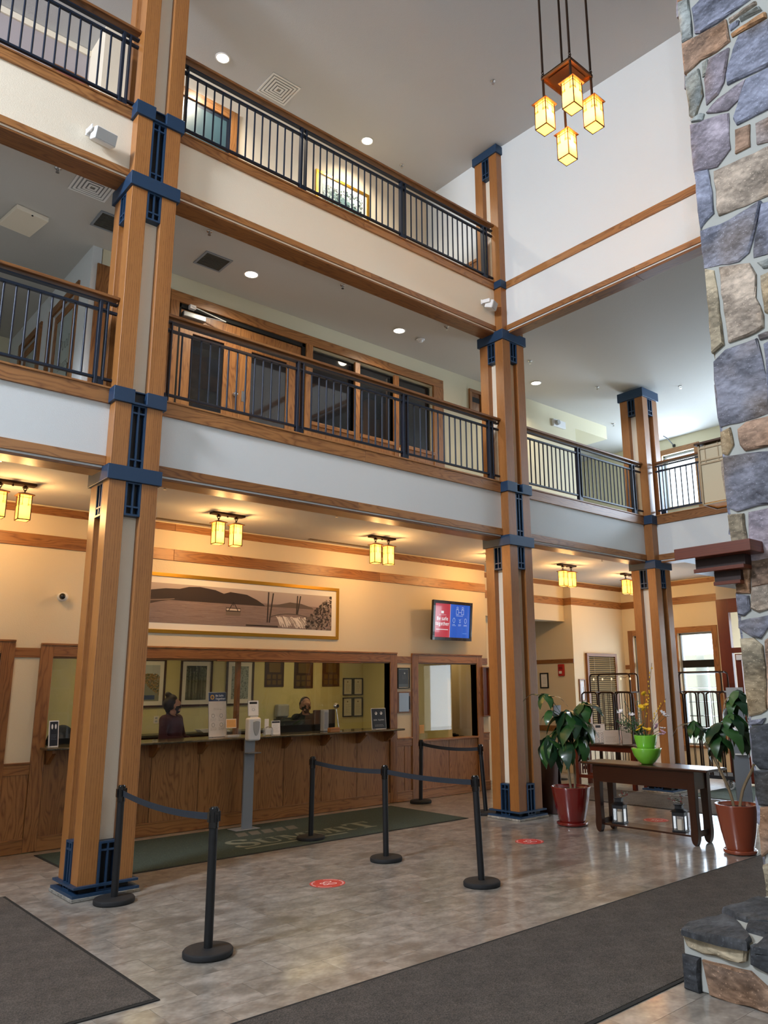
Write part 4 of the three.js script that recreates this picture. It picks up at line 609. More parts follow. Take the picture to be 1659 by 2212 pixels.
// framed pictures and plaques on the office back wall
function framed(name, label, cat, x0, x1, y0, y1, z, fm, border, draw, pxw = 256, fw = .035, rot) {
  const w = x1 - x0, h = y1 - y0, t = thing(name, label, cat, [(x0 + x1) / 2, (y0 + y1) / 2, z + .014], rot ?? 0);
  part('frame', boxFrame(w, h, fw, .026), fm, t);
  const iw = w - 2 * fw, ih = h - 2 * fw; part('mount', bx(-iw / 2, -ih / 2, -.012, iw / 2, ih / 2, -.004), M.mat, t);
  const g = new THREE.BoxGeometry(iw - 2 * border, ih - 2 * border, .002); g.translate(0, 0, -.002); partG('print', g, printM(canvasTex(pxw, Math.max(32, Math.round(pxw * (ih - 2 * border) / (iw - 2 * border))), draw), .35), t); return t;
}
const blot = (x, w, h, cols, n, s) => { for (let i = 0; i < n; i++) { x.fillStyle = cols[Math.floor(rnd() * cols.length)]; x.beginPath(); x.ellipse(rnd() * w, rnd() * h, rr(.3, 1) * s, rr(.3, 1) * s * .6, rnd() * 3, 0, 7); x.fill(); } };
framed('framed_picture', 'framed autumn lake landscape, leftmost picture inside the office', 'picture', 2.5, 3.07, 1.56, 2.36, -5.3, M.walnut, .07, (x, w, h) => { x.fillStyle = '#b9bdb8'; x.fillRect(0, 0, w, h); x.fillStyle = '#8f8f7c'; x.fillRect(0, h * .3, w, h * .7); for (let i = 0; i < 380; i++) { x.fillStyle = ['#7a7148', '#8d6b3c', '#55583e', '#a5834c'][i % 4]; const a = rnd() * w, b = h * (.25 + .45 * rnd() * (a / w + .3)); x.beginPath(); x.ellipse(a, b, 10, 7, 0, 0, 7); x.fill(); } x.fillStyle = '#44567c'; x.fillRect(0, h * .84, w * .8, h * .12); });
framed('framed_picture', 'framed dark birch forest picture behind the standing clerk', 'picture', 3.33, 3.93, 1.56, 2.36, -5.3, M.walnut, .075, (x, w, h) => { x.fillStyle = '#2c3528'; x.fillRect(0, 0, w, h); for (let i = 0; i < 60; i++) { x.fillStyle = ['#8c917c', '#5b6450', '#a7a88f', '#40483a'][i % 4]; x.fillRect(rnd() * w, rnd() * h * .2, rr(1.5, 5), h * rr(.5, 1)); } blot(x, w, h * .5, ['rgba(70,84,52,.5)', 'rgba(30,40,26,.5)'], 220, 12); });
framed('framed_picture', 'framed grey picture left of the window mullion, inside the office', 'picture', 4.2, 4.76, 1.56, 2.36, -5.3, M.walnut, .075, (x, w, h) => { x.fillStyle = '#99a29a'; x.fillRect(0, 0, w, h); blot(x, w, h, ['#7d8880', '#aab0a6', '#67736c'], 200, 20); });
[[4.99, 5.4, 1.88, 2.36, 'leftmost'], [5.63, 6.06, 1.85, 2.36, 'middle'], [6.28, 6.69, 1.88, 2.37, 'rightmost']].forEach(([a, b, c, d, n]) => { const t = thing('award_plaque', n + ' of the three dark award plaques high on the office wall', 'plaque', [(a + b) / 2, (c + d) / 2, -5.29], 0, 'award plaques in the office'); const w = b - a, h = d - c; part('board', bx(-w / 2, -h / 2, -.009, w / 2, h / 2, .009, .005, 'y'), M.walnut, t); part('name_plate', bx(-w * .3, h * .05, .009, w * .3, h * .42, .013, .002), M.brass, t); for (let i = 0; i < 6; i++) part('name_plate', bx(-w * .4 + (i % 3) * w * .28, -h * .42 + Math.floor(i / 3) * h * .22, .009, -w * .2 + (i % 3) * w * .28, -h * .25 + Math.floor(i / 3) * h * .22, .012, .001), M.brass, t); });
const certDraw = (x, w, h) => { x.fillStyle = '#ddd3b4'; x.fillRect(0, 0, w, h); x.fillStyle = '#7a6840'; x.beginPath(); x.arc(w / 2, h * .16, 12, 0, 7); x.fill(); scribble(x, 30, h * .32, w - 60, 9, h * .065, '#8d8468'); };
for (const [a, b, c, d, n] of [[6.78, 7.02, 1.7, 2.04, 'upper left'], [7.04, 7.28, 1.7, 2.04, 'upper right'], [6.78, 7.02, 1.28, 1.66, 'lower left'], [7.04, 7.28, 1.28, 1.66, 'lower right']]) framed('certificate', n + ' of the four framed certificates on the office wall', 'certificate', a, b, c, d, -5.3, M.blackMatte, .012, certDraw, 128, .022);
// on the lobby side of the wall
framed('framed_notice', 'black framed notice high on the pier between the two service windows', 'framed notice', 5.985, 6.255, 1.82, 2.17, ZR, M.blackGloss, .012, (x, w, h) => { x.fillStyle = '#39434f'; x.fillRect(0, 0, w, h); x.fillStyle = '#b9c4ca'; x.beginPath(); x.arc(w * .62, h * .22, 14, 0, 7); x.fill(); scribble(x, w * .35, h * .36, w * .5, 3, 22, '#8895a0'); x.fillStyle = '#5a6874'; x.fillRect(0, h * .85, w, h * .1); }, 192, .018);
{ const t = thing('notice_plate', 'pale metal notice plate on oak boards on the pier, below the black frame', 'notice', [6.13, 1.595, ZR + .012]); part('board', bx(-.15, -.175, -.012, .15, .175, .006, .003, 'y'), M.oakDark, t); part('plate', bx(-.12, -.155, .006, .1, .155, .011, .002), M.steel, t); part('strip', bx(.105, -.12, .006, .125, .1, .014, .002), M.black, t); }
{ const t = thing('menu_case', 'narrow oak display case on the wall right of the cashier window', 'display case', [8.12, 1.75, ZR + .03]); part('case', boxFrame(.2, .9, .02, .06), M.oakDark, t); part('back', bx(-.08, -.43, -.03, .08, .43, -.01), M.mahogany, t); }
// cashier booth behind the second window
solo('key_cabinet', [bx(7.42, .01, -4.49, 8.0, 2.05, -4.15, .006, 'y'), bx(7.45, .1, -4.16, 7.7, 2.0, -4.13, .004, 'y'), bx(7.72, .1, -4.16, 7.98, 2.0, -4.13, .004, 'y')], mat({ color: 0x3a2118, map: T_OAKS, roughness: .35 }), 'dark brown cupboard inside the cashier booth', 'cupboard');
{ const t = thing('cashier_desk', 'narrow desk just inside the cashier window', 'desk', [0, 0, 0]); part('top', bx(7.42, .86, -3.4, 8.04, .89, -2.82, .006, 'x'), M.oakDark, t); part('panel', bx(7.42, .01, -2.88, 8.04, .86, -2.84), M.oakDark, t); part('side_panel', bx(7.42, .01, -3.38, 7.46, .86, -2.88), M.oakDark, t); }
monitor('black computer monitor seen edge-on in the cashier booth', 7.6, .891, -3.2, 1.1, .42, .34, M.blackMatte);
{ const t = thing('desk_phone', 'black telephone on the cashier desk beside the monitor', 'telephone', [7.84, .891, -3.05], -.3); part('body', bx(-.1, 0, -.09, .1, .06, .09, .02), M.blackMatte, t); part('handset', [bx(-.12, .06, -.09, -.06, .1, .09, .018), bx(-.13, .055, -.1, -.05, .11, -.05, .015)], M.black, t); }
{ const t = thing('acrylic_holder', 'small clear leaflet holder at the left end of the cashier window sill', 'card holder', [6.55, .967, ZR + .01]); part('box', [bx(-.08, 0, -.035, .08, .14, -.031), bx(-.08, 0, .031, .08, .1, .035), bx(-.08, 0, -.031, -.076, .12, .031), bx(.076, 0, -.031, .08, .12, .031)], M.glass, t); part('card', bx(-.06, .1, -.028, .05, .24, -.02, .002), mat({ color: 0xd9a765, roughness: .7 }), t); }
// panorama photograph in its gilt frame
{
  const draw = (x, w, h) => {
    const g = x.createLinearGradient(0, 0, 0, h); g.addColorStop(0, '#bfb0a4'); g.addColorStop(.34, '#b09e95'); x.fillStyle = g; x.fillRect(0, 0, w, h);
    x.fillStyle = '#8f7b74'; x.fillRect(0, h * .34, w, h * .66);
    const ridge = (pts, c) => { x.fillStyle = c; x.beginPath(); x.moveTo(pts[0][0] * w, h * .42); for (const [a, b] of pts) x.lineTo(a * w, b * h); x.lineTo(pts[pts.length - 1][0] * w, h * .42); x.fill(); };
    ridge([[0, .28], [.06, .24], [.13, .18], [.18, .13], [.24, .12], [.28, .05], [.33, .03], [.4, .08], [.44, .16], [.47, .1], [.55, .14], [.6, .26], [.63, .36], [.64, .4]], '#3f342f'); ridge([[.64, .4], [.7, .36], [.77, .26], [.83, .28], [.89, .37], [.9, .42]], '#665850');
    for (let i = 0; i < 900; i++) { x.fillStyle = rnd() < .5 ? 'rgba(60,48,42,.18)' : 'rgba(210,190,175,.13)'; x.fillRect(rnd() * w, h * (.42 + .56 * rnd()), rr(20, 160), rr(1, 3)); }
    x.fillStyle = '#4b3f37'; x.beginPath(); x.moveTo(0, h * .36); x.quadraticCurveTo(w * .14, h * .42, w * .25, h * .37); x.quadraticCurveTo(w * .1, h * .5, w * .075, h * .68); x.quadraticCurveTo(w * .07, h * .85, w * .11, h); x.lineTo(0, h); x.fill(); x.strokeStyle = '#9a877a'; x.lineWidth = 6; x.beginPath(); x.moveTo(0, h * .5); x.quadraticCurveTo(w * .12, h * .46, w * .22, h * .38); x.stroke();
    x.fillStyle = '#40362f'; x.fillRect(w * .452, h * .52, w * .07, h * .1); x.fillStyle = '#d9cabb'; x.fillRect(w * .455, h * .54, w * .065, h * .05); x.fillStyle = '#7b6c61'; x.fillRect(w * .452, h * .62, w * .07, h * .1); x.strokeStyle = '#2f2722'; x.lineWidth = 7; for (const [a, b] of [[.465, .5], [.487, .36], [.51, .5]]) { x.beginPath(); x.moveTo(w * .487, h * .36); x.lineTo(w * a, h * (b + .1)); x.stroke(); }
    x.lineWidth = 13; for (const [a, b, c, d] of [[.658, .02, .655, .86], [.682, .04, .665, .86], [.81, .06, .806, .6], [.826, .06, .81, .6]]) { x.strokeStyle = '#342b26'; x.beginPath(); x.moveTo(w * a, h * b); x.lineTo(w * c, h * d); x.stroke(); }
    x.strokeStyle = '#5c4f46'; x.lineWidth = 8; x.beginPath(); x.moveTo(w * .67, h * .7); x.quadraticCurveTo(w * .76, h * .5, w * .87, h * .66); x.stroke();
    for (let i = 0; i < 130; i++) { const a = .69 + .2 * rnd(), k = (a - .69) / .2; x.strokeStyle = rnd() < .7 ? 'rgba(238,228,216,.85)' : 'rgba(160,146,134,.8)'; x.lineWidth = rr(4, 11); x.beginPath(); x.moveTo(w * a, h * (.66 + .05 * rnd())); x.quadraticCurveTo(w * (a + .01), h * .75, w * (a + .02 + .02 * k), h * rr(.82, .98)); x.stroke(); }
    for (let i = 0; i < 340; i++) { const a = .86 + .14 * rnd(), b = 1 - rnd() * (.3 + .75 * (a - .86) / .14); x.fillStyle = ['#3c322c', '#6f6158', '#8f8075', '#2e2621'][i % 4]; x.beginPath(); x.ellipse(w * a, h * b, rr(5, 20), rr(4, 14), rnd() * 3, 0, 7); x.fill(); }
    x.fillStyle = '#3c322c'; x.fillRect(w * .55, h * .94, w * .16, h * .04);
  };
  framed('panorama_photograph', 'wide sepia panorama of a lake and dam in a gilt frame', 'picture', 1.06, 4.745, 2.6, 3.425, ZR, M.gold, .09, draw, 2048, .05);
}
// wall-mounted screen
{
  const t = thing('television', 'wall-mounted flat screen showing a red and blue notice', 'television', [7.12, 3.0, ZR + .2]); t.rotation.set(.08, 0.08, 0);
  part('arm', [bx(-.05, -.05, -.19, .05, .05, -.03, .01), bx(-.15, -.15, -.2, .15, .15, -.185, .004)], M.black, t); part('shell', [bx(-.53, -.35, -.035, .53, .35, .0, .015), ...boxFrame(1.06, .7, .055, .03).map((g) => g.translate(0, 0, .008))], M.blackGloss, t);
  const c = canvasTex(1024, 640, (x, w, h) => {
    x.fillStyle = '#d23a4c'; x.fillRect(0, 0, w * .43, h); x.fillStyle = '#1065d8'; x.fillRect(w * .43, 0, w * .57, h); x.fillStyle = '#f4d8e6'; x.fillRect(w * .424, 0, 9, h);
    x.fillStyle = '#fff'; x.textAlign = 'center'; x.font = 'bold 92px sans-serif'; x.fillText('Be safe', w * .215, h * .5); x.fillText('together', w * .215, h * .65); x.fillRect(w * .05, h * .76, w * .33, 13); x.fillRect(w * .175, h * .22, 74, 48); scribble(x, w * .12, h * .33, 200, 1, 20, '#f4c8d0', 9);
    x.strokeStyle = '#dcebff'; x.lineWidth = 7; for (const s of [0, 1]) { const a = w * (.63 + s * .15); x.beginPath(); x.arc(a, h * .1, 20, 0, 7); x.stroke(); x.strokeRect(a - 32, h * .15, 64, 92); } x.beginPath(); x.moveTo(w * .665, h * .23); x.lineTo(w * .745, h * .23); x.stroke(); scribble(x, w * .6, h * .33, 200, 1, 20, '#dcebff', 9);
    for (const [i, a] of [.54, .71, .87].entries()) { x.beginPath(); if (i === 1) { x.moveTo(w * a - 30, h * .44); x.lineTo(w * a, h * .48); x.lineTo(w * a + 30, h * .43); x.moveTo(w * a - 20, h * .5); x.lineTo(w * a, h * .55); x.lineTo(w * a + 26, h * .5); } else x.ellipse(w * a, h * .48, 30, 44, 0, 0, 7); x.stroke(); scribble(x, w * a - 46, h * .6, 92, 2, 20, '#dcebff', 7); }
    scribble(x, w * .8, h * .86, 120, 1, 10, '#9cc4ff', 7);
  });
  const g = new THREE.BoxGeometry(.955, .595, .004); g.translate(0, 0, .006); partG('screen', g, mat({ color: 0x101010, map: c, emissive: 0xffffff, emissiveMap: c, emissiveIntensity: .75, roughness: .12, clearcoat: 1, clearcoatRoughness: .05 }), t);
}

// ================================================================ PLANTS, TABLE, CARTS
function leafGeo(L, Wd, droop, k) {                       // one leaflet along +x, drooping, with a folded midrib
  const n = 8, pos = [], uv = [], idx = [];
  for (let i = 0; i <= n; i++) { const s = i / n, w = Wd * Math.pow(Math.sin(Math.PI * Math.pow(s, .8)), .8) * (1 - .1 * s), x = L * s * Math.cos(droop * s * .8), y = -L * s * s * Math.sin(droop) * .9 + .01 * Math.sin(s * 9 + k); for (const q of [-1, 0, 1]) { pos.push(x, y - Math.abs(q) * w * .18 + (q ? .006 * Math.sin(s * 14 + q + k) : 0), q * w); uv.push(x, q * w); } }
  for (let i = 0; i < n; i++) for (let q = 0; q < 2; q++) { const a = i * 3 + q; idx.push(a, a + 1, a + 3, a + 1, a + 4, a + 3); }
  const g = new THREE.BufferGeometry(); g.setAttribute('position', new THREE.Float32BufferAttribute(pos, 3)); g.setAttribute('uv', new THREE.Float32BufferAttribute(uv, 2)); g.setIndex(idx); g.computeVertexNormals(); return g;
}
const LEAVES = [leafGeo(.24, .062, .9, 0), leafGeo(.2, .054, 1.15, 1.3), leafGeo(.27, .066, .7, 2.2)];
function umbrellaPlant(label, X, Z, potM, potR, potH, stems, clusters) {
  const p = thing('potted_plant', label, 'potted plant', [X, 0, Z]), pot = new THREE.Group(); pot.name = 'pot'; p.add(pot);
  const r = potR; part('pot_body', lathe([[0, .03], [r * .62, .03], [r * .66, .05], [r * .84, potH * .45], [r * .97, potH * .82], [r * 1.0, potH - .03], [r * 1.03, potH - .012], [r * 1.03, potH], [r * .96, potH], [r * .92, potH - .05], [0, potH - .06]], 44), potM, pot);
  part('saucer', lathe([[0, .004], [r * .72, .004], [r * .8, .012], [r * .81, .04], [r * .76, .048], [r * .66, .034], [0, .034]], 44), potM, pot);
  part('soil', cyl(r * .9, r * .9, potH - .07, potH - .045, 0, 0, 30), M.soil, p);
  for (const s of stems) part('stem', tube(s, .017, 26, 8), M.bark, p);
  clusters.forEach((c, n) => {
    const g = new THREE.Group(); g.name = 'leaf_cluster'; g.position.set(...c.p); g.rotation.set(c.tx ?? 0, c.ry ?? n, c.tz ?? 0); p.add(g);
    const k = c.n ?? 7, sc = c.s ?? 1; for (let i = 0; i < k; i++) { const m = partG('leaf', LEAVES[(i + n) % 3], M.leaf[(i * 2 + n) % 3], g); m.rotation.set(rr(-.2, .2), i / k * Math.PI * 2 + rr(-.15, .15), rr(-.35, .25) - (c.d ?? 0)); m.scale.setScalar(1.18 * sc * rr(.85, 1.15)); }
    if (c.from) { const f = new THREE.Vector3(...c.from).sub(g.position).applyEuler(new THREE.Euler(...[-g.rotation.x, -g.rotation.y, -g.rotation.z], 'ZYX')); part('petiole', tube([[f.x, f.y, f.z], [f.x * .45, f.y * .42 + .03, f.z * .45], [0, 0, 0]], .0045, 10, 6), M.leaf[2], g); }
  });
  return p;
}
// screen right is about (+.74 x, +.67 z); u below moves along it
const R2 = (u, y, f = 0) => [.74 * u - .6 * f, y, .67 * u + .7 * f];
umbrellaPlant('umbrella plant with drooping glossy leaves in a dark red glazed pot', 6.26, .71, M.potRed, .262, .5,
  [[[-.02, .44, .02], [-.03, .7, .0], [-.02, 1.0, 0], [-.07, 1.3, 0], [-.1, 1.46, 0]], [[.05, .44, .03], [.05, .7, .04], [.04, 1.0, .03], [.03, 1.3, .02], [.06, 1.5, .02]]],
  [{ p: R2(-.3, 1.72), from: R2(-.06, 1.42), n: 6, s: .95 }, { p: R2(-.24, 1.5, .05), from: R2(-.06, 1.4), n: 5, s: .8, d: .3 }, { p: R2(-.03, 1.5, .12), from: R2(-.03, 1.3), n: 8, s: 1.25, d: .2 }, { p: R2(.24, 1.6, 0), from: R2(.05, 1.45), n: 8, s: 1.15 }, { p: R2(.1, 1.42, .1), from: R2(.04, 1.2), n: 8, s: 1.3, d: .35 }, { p: R2(-.3, 1.16, .1), from: R2(-.05, 1.25), n: 8, s: 1.3, d: .5 }, { p: R2(-.08, 1.1, .18), from: R2(-.03, 1.2), n: 8, s: 1.35, d: .6 }, { p: R2(.16, 1.15, .12), from: R2(.04, 1.25), n: 7, s: 1.2, d: .55 }, { p: R2(.28, 1.34, -.05), from: R2(.05, 1.3), n: 7, s: 1.1, d: .4 }, { p: R2(-.05, 1.3, -.15), n: 7, s: 1.2, d: .3 }]);
umbrellaPlant('umbrella plant with two bare curved stems in a red-brown pot, at the right', 6.09, 3.16, M.potBrown, .225, .52,
  [[[-.05, .46, .0], [-.08, .65, -.02], [-.16, .95, -.1], [-.2, 1.1, -.15], [-.25, 1.18, -.18]], [[.02, .46, .02], [.08, .68, .06], [.17, .92, .16], [.2, 1.12, .2], [.2, 1.4, .2]]],
  [{ p: R2(.1, 1.68, 0), from: R2(.22, 1.35), n: 8, s: 1.0, d: .15 }, { p: R2(.12, 1.76, .05), from: R2(.24, 1.4), n: 6, s: .8, d: .2 }, { p: R2(-.12, 1.4, .1), from: R2(-.28, 1.2), n: 8, s: 1.15, d: .25 }, { p: R2(-.4, 1.42, 0), from: R2(-.3, 1.2), n: 6, s: .85, d: .1 }, { p: R2(-.2, 1.3, .15), from: R2(-.3, 1.17), n: 8, s: 1.05, d: .45 }, { p: R2(.12, 1.32, .1), from: R2(.26, 1.3), n: 5, s: .95, d: .7 }, { p: R2(0, 1.5, .12), from: R2(.25, 1.35), n: 7, s: .95, d: .3 }]);
// dark console table
{
  const x0 = 6.03, x1 = 6.5, z0 = 1.06, z1 = 2.87, t = thing('console_table', 'dark wood console table holding the green vase, with a low shelf', 'table', [0, 0, 0]);
  part('table_top', bx(x0, .832, z0, x1, .862, z1, .012, 'z'), M.walnut, t);
  for (const a of [x0 + .05, x1 - .07]) part('apron', bx(a, .62, z0 + .22, a + .02, .832, z1 - .28, .003, 'z'), M.walnut, t); part('end_apron', bx(x0 + .05, .62, z0 + .18, x1 - .05, .832, z0 + .2, .003, 'x'), M.walnut, t); part('end_apron', bx(x0 + .05, .62, z1 - .24, x1 - .05, .832, z1 - .22, .003, 'x'), M.walnut, t);
  for (const x of [x0 + .09, x1 - .09]) for (const z of [z0 + .21, z1 - .255]) {
    const s = new THREE.Shape(); s.moveTo(-.05, .832); s.lineTo(.05, .832); s.lineTo(.044, .56); s.quadraticCurveTo(.034, .3, .04, .17); s.quadraticCurveTo(.052, .08, .03, .03); s.quadraticCurveTo(.01, .0, -.012, .004); s.quadraticCurveTo(-.05, .06, -.046, .17); s.quadraticCurveTo(-.034, .32, -.044, .56); s.closePath();
    const g = new THREE.ExtrudeGeometry(s, { depth: .07, bevelEnabled: true, bevelSize: .004, bevelThickness: .004, bevelSegments: 1, curveSegments: 8 }); g.rotateY(Math.PI / 2); g.translate(x - .035, 0.001, z); part('leg', uvBox(g, 'y'), M.walnut, t);
  }
  part('shelf', bx(x0 + .1, .085, z0 + .2, x1 - .1, .107, z1 - .25, .004, 'z'), M.walnut, t); for (const a of [z0 + .19, z1 - .265]) part('stretcher', bx(x0 + .1, .1, a, x1 - .1, .16, a + .025, .004, 'x'), M.walnut, t);
}
// vase and flowers
{
  const X = 6.24, Y = .863, Z = 1.95; const v = thing('vase', 'lime green glazed vase of two stacked bowls on the console table', 'vase', [X, Y, Z]);
  part('lower_bowl', lathe([[0, .001], [.075, .001], [.08, .012], [.105, .03], [.158, .1], [.182, .175], [.188, .192], [.18, .197], [.12, .198]], 40), M.lime, v); part('upper_bowl', lathe([[.1, .19], [.112, .2], [.132, .27], [.146, .345], [.144, .352], [.136, .347], [.11, .26], [0, .25]], 40), M.lime, v);
  const f = thing('flower_bouquet', 'loose bouquet of yellow and white flowers with tall bare twigs in the green vase', 'flowers', [X, Y + .3, Z]);
  const stem = (u, y, q, r = .003, m = M.leaf[0]) => { const e = R2(u, y, q); part('stem', tube([[e[0] * .1, -.04, e[2] * .1], [e[0] * .45, y * .5, e[2] * .45], e], r, 12, 6), m, f); return e; };
  const petal = mergeVertices(new THREE.SphereGeometry(1, 8, 6)); const yel = mat({ color: 0xe8bb1e, roughness: .6 }), wht = mat({ color: 0xe9e4e6, roughness: .6 }), pnk = mat({ color: 0xc9a3b6, roughness: .6 }), twig = mat({ color: 0x5c3c2a, roughness: .8 });
  const bloom = (e, s, m, n = 9) => { const g = []; for (let i = 0; i < n; i++) { const a = i / n * 6.283; g.push(petal.clone().scale(s * .6, s * .18, s * .32).translate(s * .55, 0, 0).rotateZ(.35).rotateY(a)); } for (let i = 0; i < 5; i++) g.push(petal.clone().scale(s * .35, s * .15, s * .22).translate(s * .25, s * .18, 0).rotateY(i * 1.256)); const o = part('blossom', g, m, f); o.position.set(...e); o.rotation.set(rr(-.7, .7), rr(0, 6), rr(-.7, .7)); };
  for (const [u, y, q] of [[.02, .56, 0], [-.04, .4, .03], [.04, .42, 0], [-.1, .12, .08], [-.03, .13, .1], [.02, .12, .1], [-.07, .16, .05], [.0, .37, .04]]) bloom(stem(u, y, q), .036, yel);
  for (const [u, y, q] of [[.24, .32, 0], [.27, .28, .03], [.14, .16, .06], [.2, .09, .08], [.22, .13, .02], [-.16, .3, 0], [-.3, .34, 0], [.18, .06, .1]]) bloom(stem(u, y, q), .042, q > .05 ? pnk : wht, 6);
  for (let i = 0; i < 16; i++) { const u = -.1 - rnd() * .28, y = .1 + rnd() * .42, e = stem(u, y, rr(-.08, .08), .0025); for (let k = 0; k < 7; k++) { const s = .25 + k * .11, l = part('leaf', petal.clone().scale(.028, .003, .009).translate(.025, 0, 0), M.leaf[2], f); l.position.set(e[0] * s, y * (.1 + .9 * s), e[2] * s); l.rotation.set(rr(-1, 1), rr(0, 6), rr(0, 1)); } }
  for (const [u, y] of [[.15, .95], [.3, .5], [.1, .62]]) { const e = stem(u, y, 0, .003, twig); for (let k = 0; k < 9; k++) { const s = .45 + k * .06; const b = part('bud', petal.clone().scale(.008, .014, .008), yel, f); b.position.set(e[0] * (s * s * .6 + s * .4) + rr(-.015, .015), y * s, e[2] * (s * s * .6 + s * .4) + rr(-.015, .015)); } }
}
// candle lanterns on the shelf
function candleLantern(z, label) {
  const t = thing('candle_lantern', label, 'lantern', [6.27, .108, z], .25, 'black candle lanterns on the table shelf'), w = .068, h = .23;
  part('base', bx(-w - .012, 0, -w - .012, w + .012, .018, w + .012, .003), M.black, t); const f = []; for (const a of [-1, 1]) for (const b of [-1, 1]) f.push(bx(a * w - .006, .018, b * w - .006, a * w + .006, h, b * w + .006)); part('corner_frame', f, M.black, t);
  for (let i = 0; i < 4; i++) part('pane', bx(-w + .006, .02, w - .002, w - .006, h - .05, w).rotateY(i * Math.PI / 2), M.glass, t); part('upper_band', [0, 1, 2, 3].map((i) => bx(-w, h - .05, w - .004, w, h - .0, w + .004).rotateY(i * Math.PI / 2)), M.black, t);
  const roof = new THREE.CylinderGeometry(.05, .13, .035, 4, 1); roof.rotateY(Math.PI / 4); roof.translate(0, h + .018, 0); part('roof', [roof, bx(-.042, h + .03, -.042, .042, h + .075, .042, .003), bx(-.055, h + .072, -.055, .055, h + .082, .055, .003)], M.black, t);
  part('candle', cyl(.034, .034, .018, .14, 0, 0, 20), M.cream, t);
  const sp = new THREE.Group(); sp.name = 'berry_sprig'; sp.position.set(-.02, h + .085, .05); t.add(sp); const red = mat({ color: 0x8c1f2a, roughness: .4 });
  const big = z < 2; for (let i = 0; i < 9; i++) { const a = rr(0, 6.28), l = rr(.05, .11), e = [Math.cos(a) * l + (big ? .02 : -.05), rr(0, .1), Math.sin(a) * l * .8 + (big ? .04 : -.06)]; part('twig', bar([0, 0, 0], e, .0022, 5), M.bark, sp); for (let k = 0; k < 4; k++) part(i % 3 ? 'leaf' : 'berry', (i % 3 ? new THREE.SphereGeometry(.016, 6, 5).scale(1, .25, .5).rotateY(rr(0, 6)) : new THREE.SphereGeometry(.007, 8, 6)).translate(e[0] * (.5 + k * .17) + rr(-.01, .01), e[1] * (.5 + k * .17) + rr(0, .012), e[2] * (.5 + k * .17) + rr(-.01, .01)), i % 3 ? (i % 3 === 2 ? M.mortar : M.leaf[1]) : red, sp); }
}
candleLantern(1.47, 'black candle lantern at the left end of the table shelf'); candleLantern(2.33, 'black candle lantern at the right end of the table shelf');
// birdcage luggage carts
function cart(x, z, label, turn = 0) {
  const t = thing('luggage_cart', label, 'luggage cart', [x, 0, z], turn, 'luggage carts by the entrance');
  part('deck', bx(-.3, .2, -.62, .3, .245, .62, .02), M.rugGrey, t); part('bumper', [bx(-.32, .19, -.64, -.3, .25, .64, .008), bx(.3, .19, -.64, .32, .25, .64, .008), bx(-.3, .19, -.64, .3, .25, -.62, .008), bx(-.3, .19, .62, .3, .25, .64, .008)], M.blackMatte, t);
  for (const a of [-.22, .22]) for (const b of [-.5, .5]) { const w = new THREE.Group(); w.name = 'wheel'; w.position.set(a, .1, b); t.add(w); part('tire', new THREE.TorusGeometry(.082, .018, 8, 24).rotateY(Math.PI / 2), M.greyPlastic, w); part('hub', cyl(.06, .06, -.012, .012, 0, 0, 20).rotateZ(Math.PI / 2), M.chrome, w); part('fork', [bx(-.03, -.01, -.012, -.024, .1, .012), bx(.024, -.01, -.012, .03, .1, .012), bx(-.03, .085, -.03, .03, .1, .03)], M.chrome, w); }
  for (const sx of [-.27, .27]) for (const c of [-.42, 0, .42]) { part('hoop', pipe([[sx, .24, c - .19], [sx, 1.7, c - .19], [sx, 1.7, c + .19], [sx, .24, c + .19]], .017, 8), M.bronze, t); for (const q of [-.065, .065]) part('slat_rod', bar([sx, .24, c + q], [sx, 1.69, c + q], .008, 6), M.bronze, t); part('cross_bar', bar([sx, 1.05, c - .19], [sx, 1.05, c + .19], .008, 6), M.bronze, t); }
  for (const sx of [-.14, .14]) part('top_hoop', pipe([[sx, 1.7, -.48], [sx, 2.06, -.48], [sx, 2.06, .48], [sx, 1.7, .48]], .016, 8), M.bronze, t);
  part('hang_rail', [bar([0, 2.06, -.48], [0, 2.06, .48], .013), bar([-.14, 2.06, -.2], [.14, 2.06, -.2], .01), bar([-.14, 2.06, .2], [.14, 2.06, .2], .01), bar([-.27, 1.7, -.48], [.27, 1.7, -.48], .014), bar([-.27, 1.7, .48], [.27, 1.7, .48], .014)], M.bronze, t);
}
cart(11.05, -1.82, 'bronze birdcage luggage cart left of the entrance column, in front of the blind'); cart(11.2, .0, 'bronze birdcage luggage cart right of the entrance column, before the bright window', .06);
{ const t = thing('string_lights', 'small pear-shaped bulbs strung along the left luggage cart', 'string lights', [0, 0, 0]); const P = []; for (let i = 0; i <= 8; i++) P.push([10.9, 2.03 - .05 * Math.sin(i * Math.PI / 2) ** 2, -2.3 + i * .12]); part('wire', tube(P, .003, 40, 5), M.black, t); for (let i = 0; i < 5; i++) part('bulb', new THREE.SphereGeometry(.016, 10, 8).scale(1, 1.5, 1).translate(10.9, 1.96, -2.2 + i * .22), mat({ color: 0xfff2d0, emissive: 0xfff0c8, emissiveIntensity: .8 }), t); }
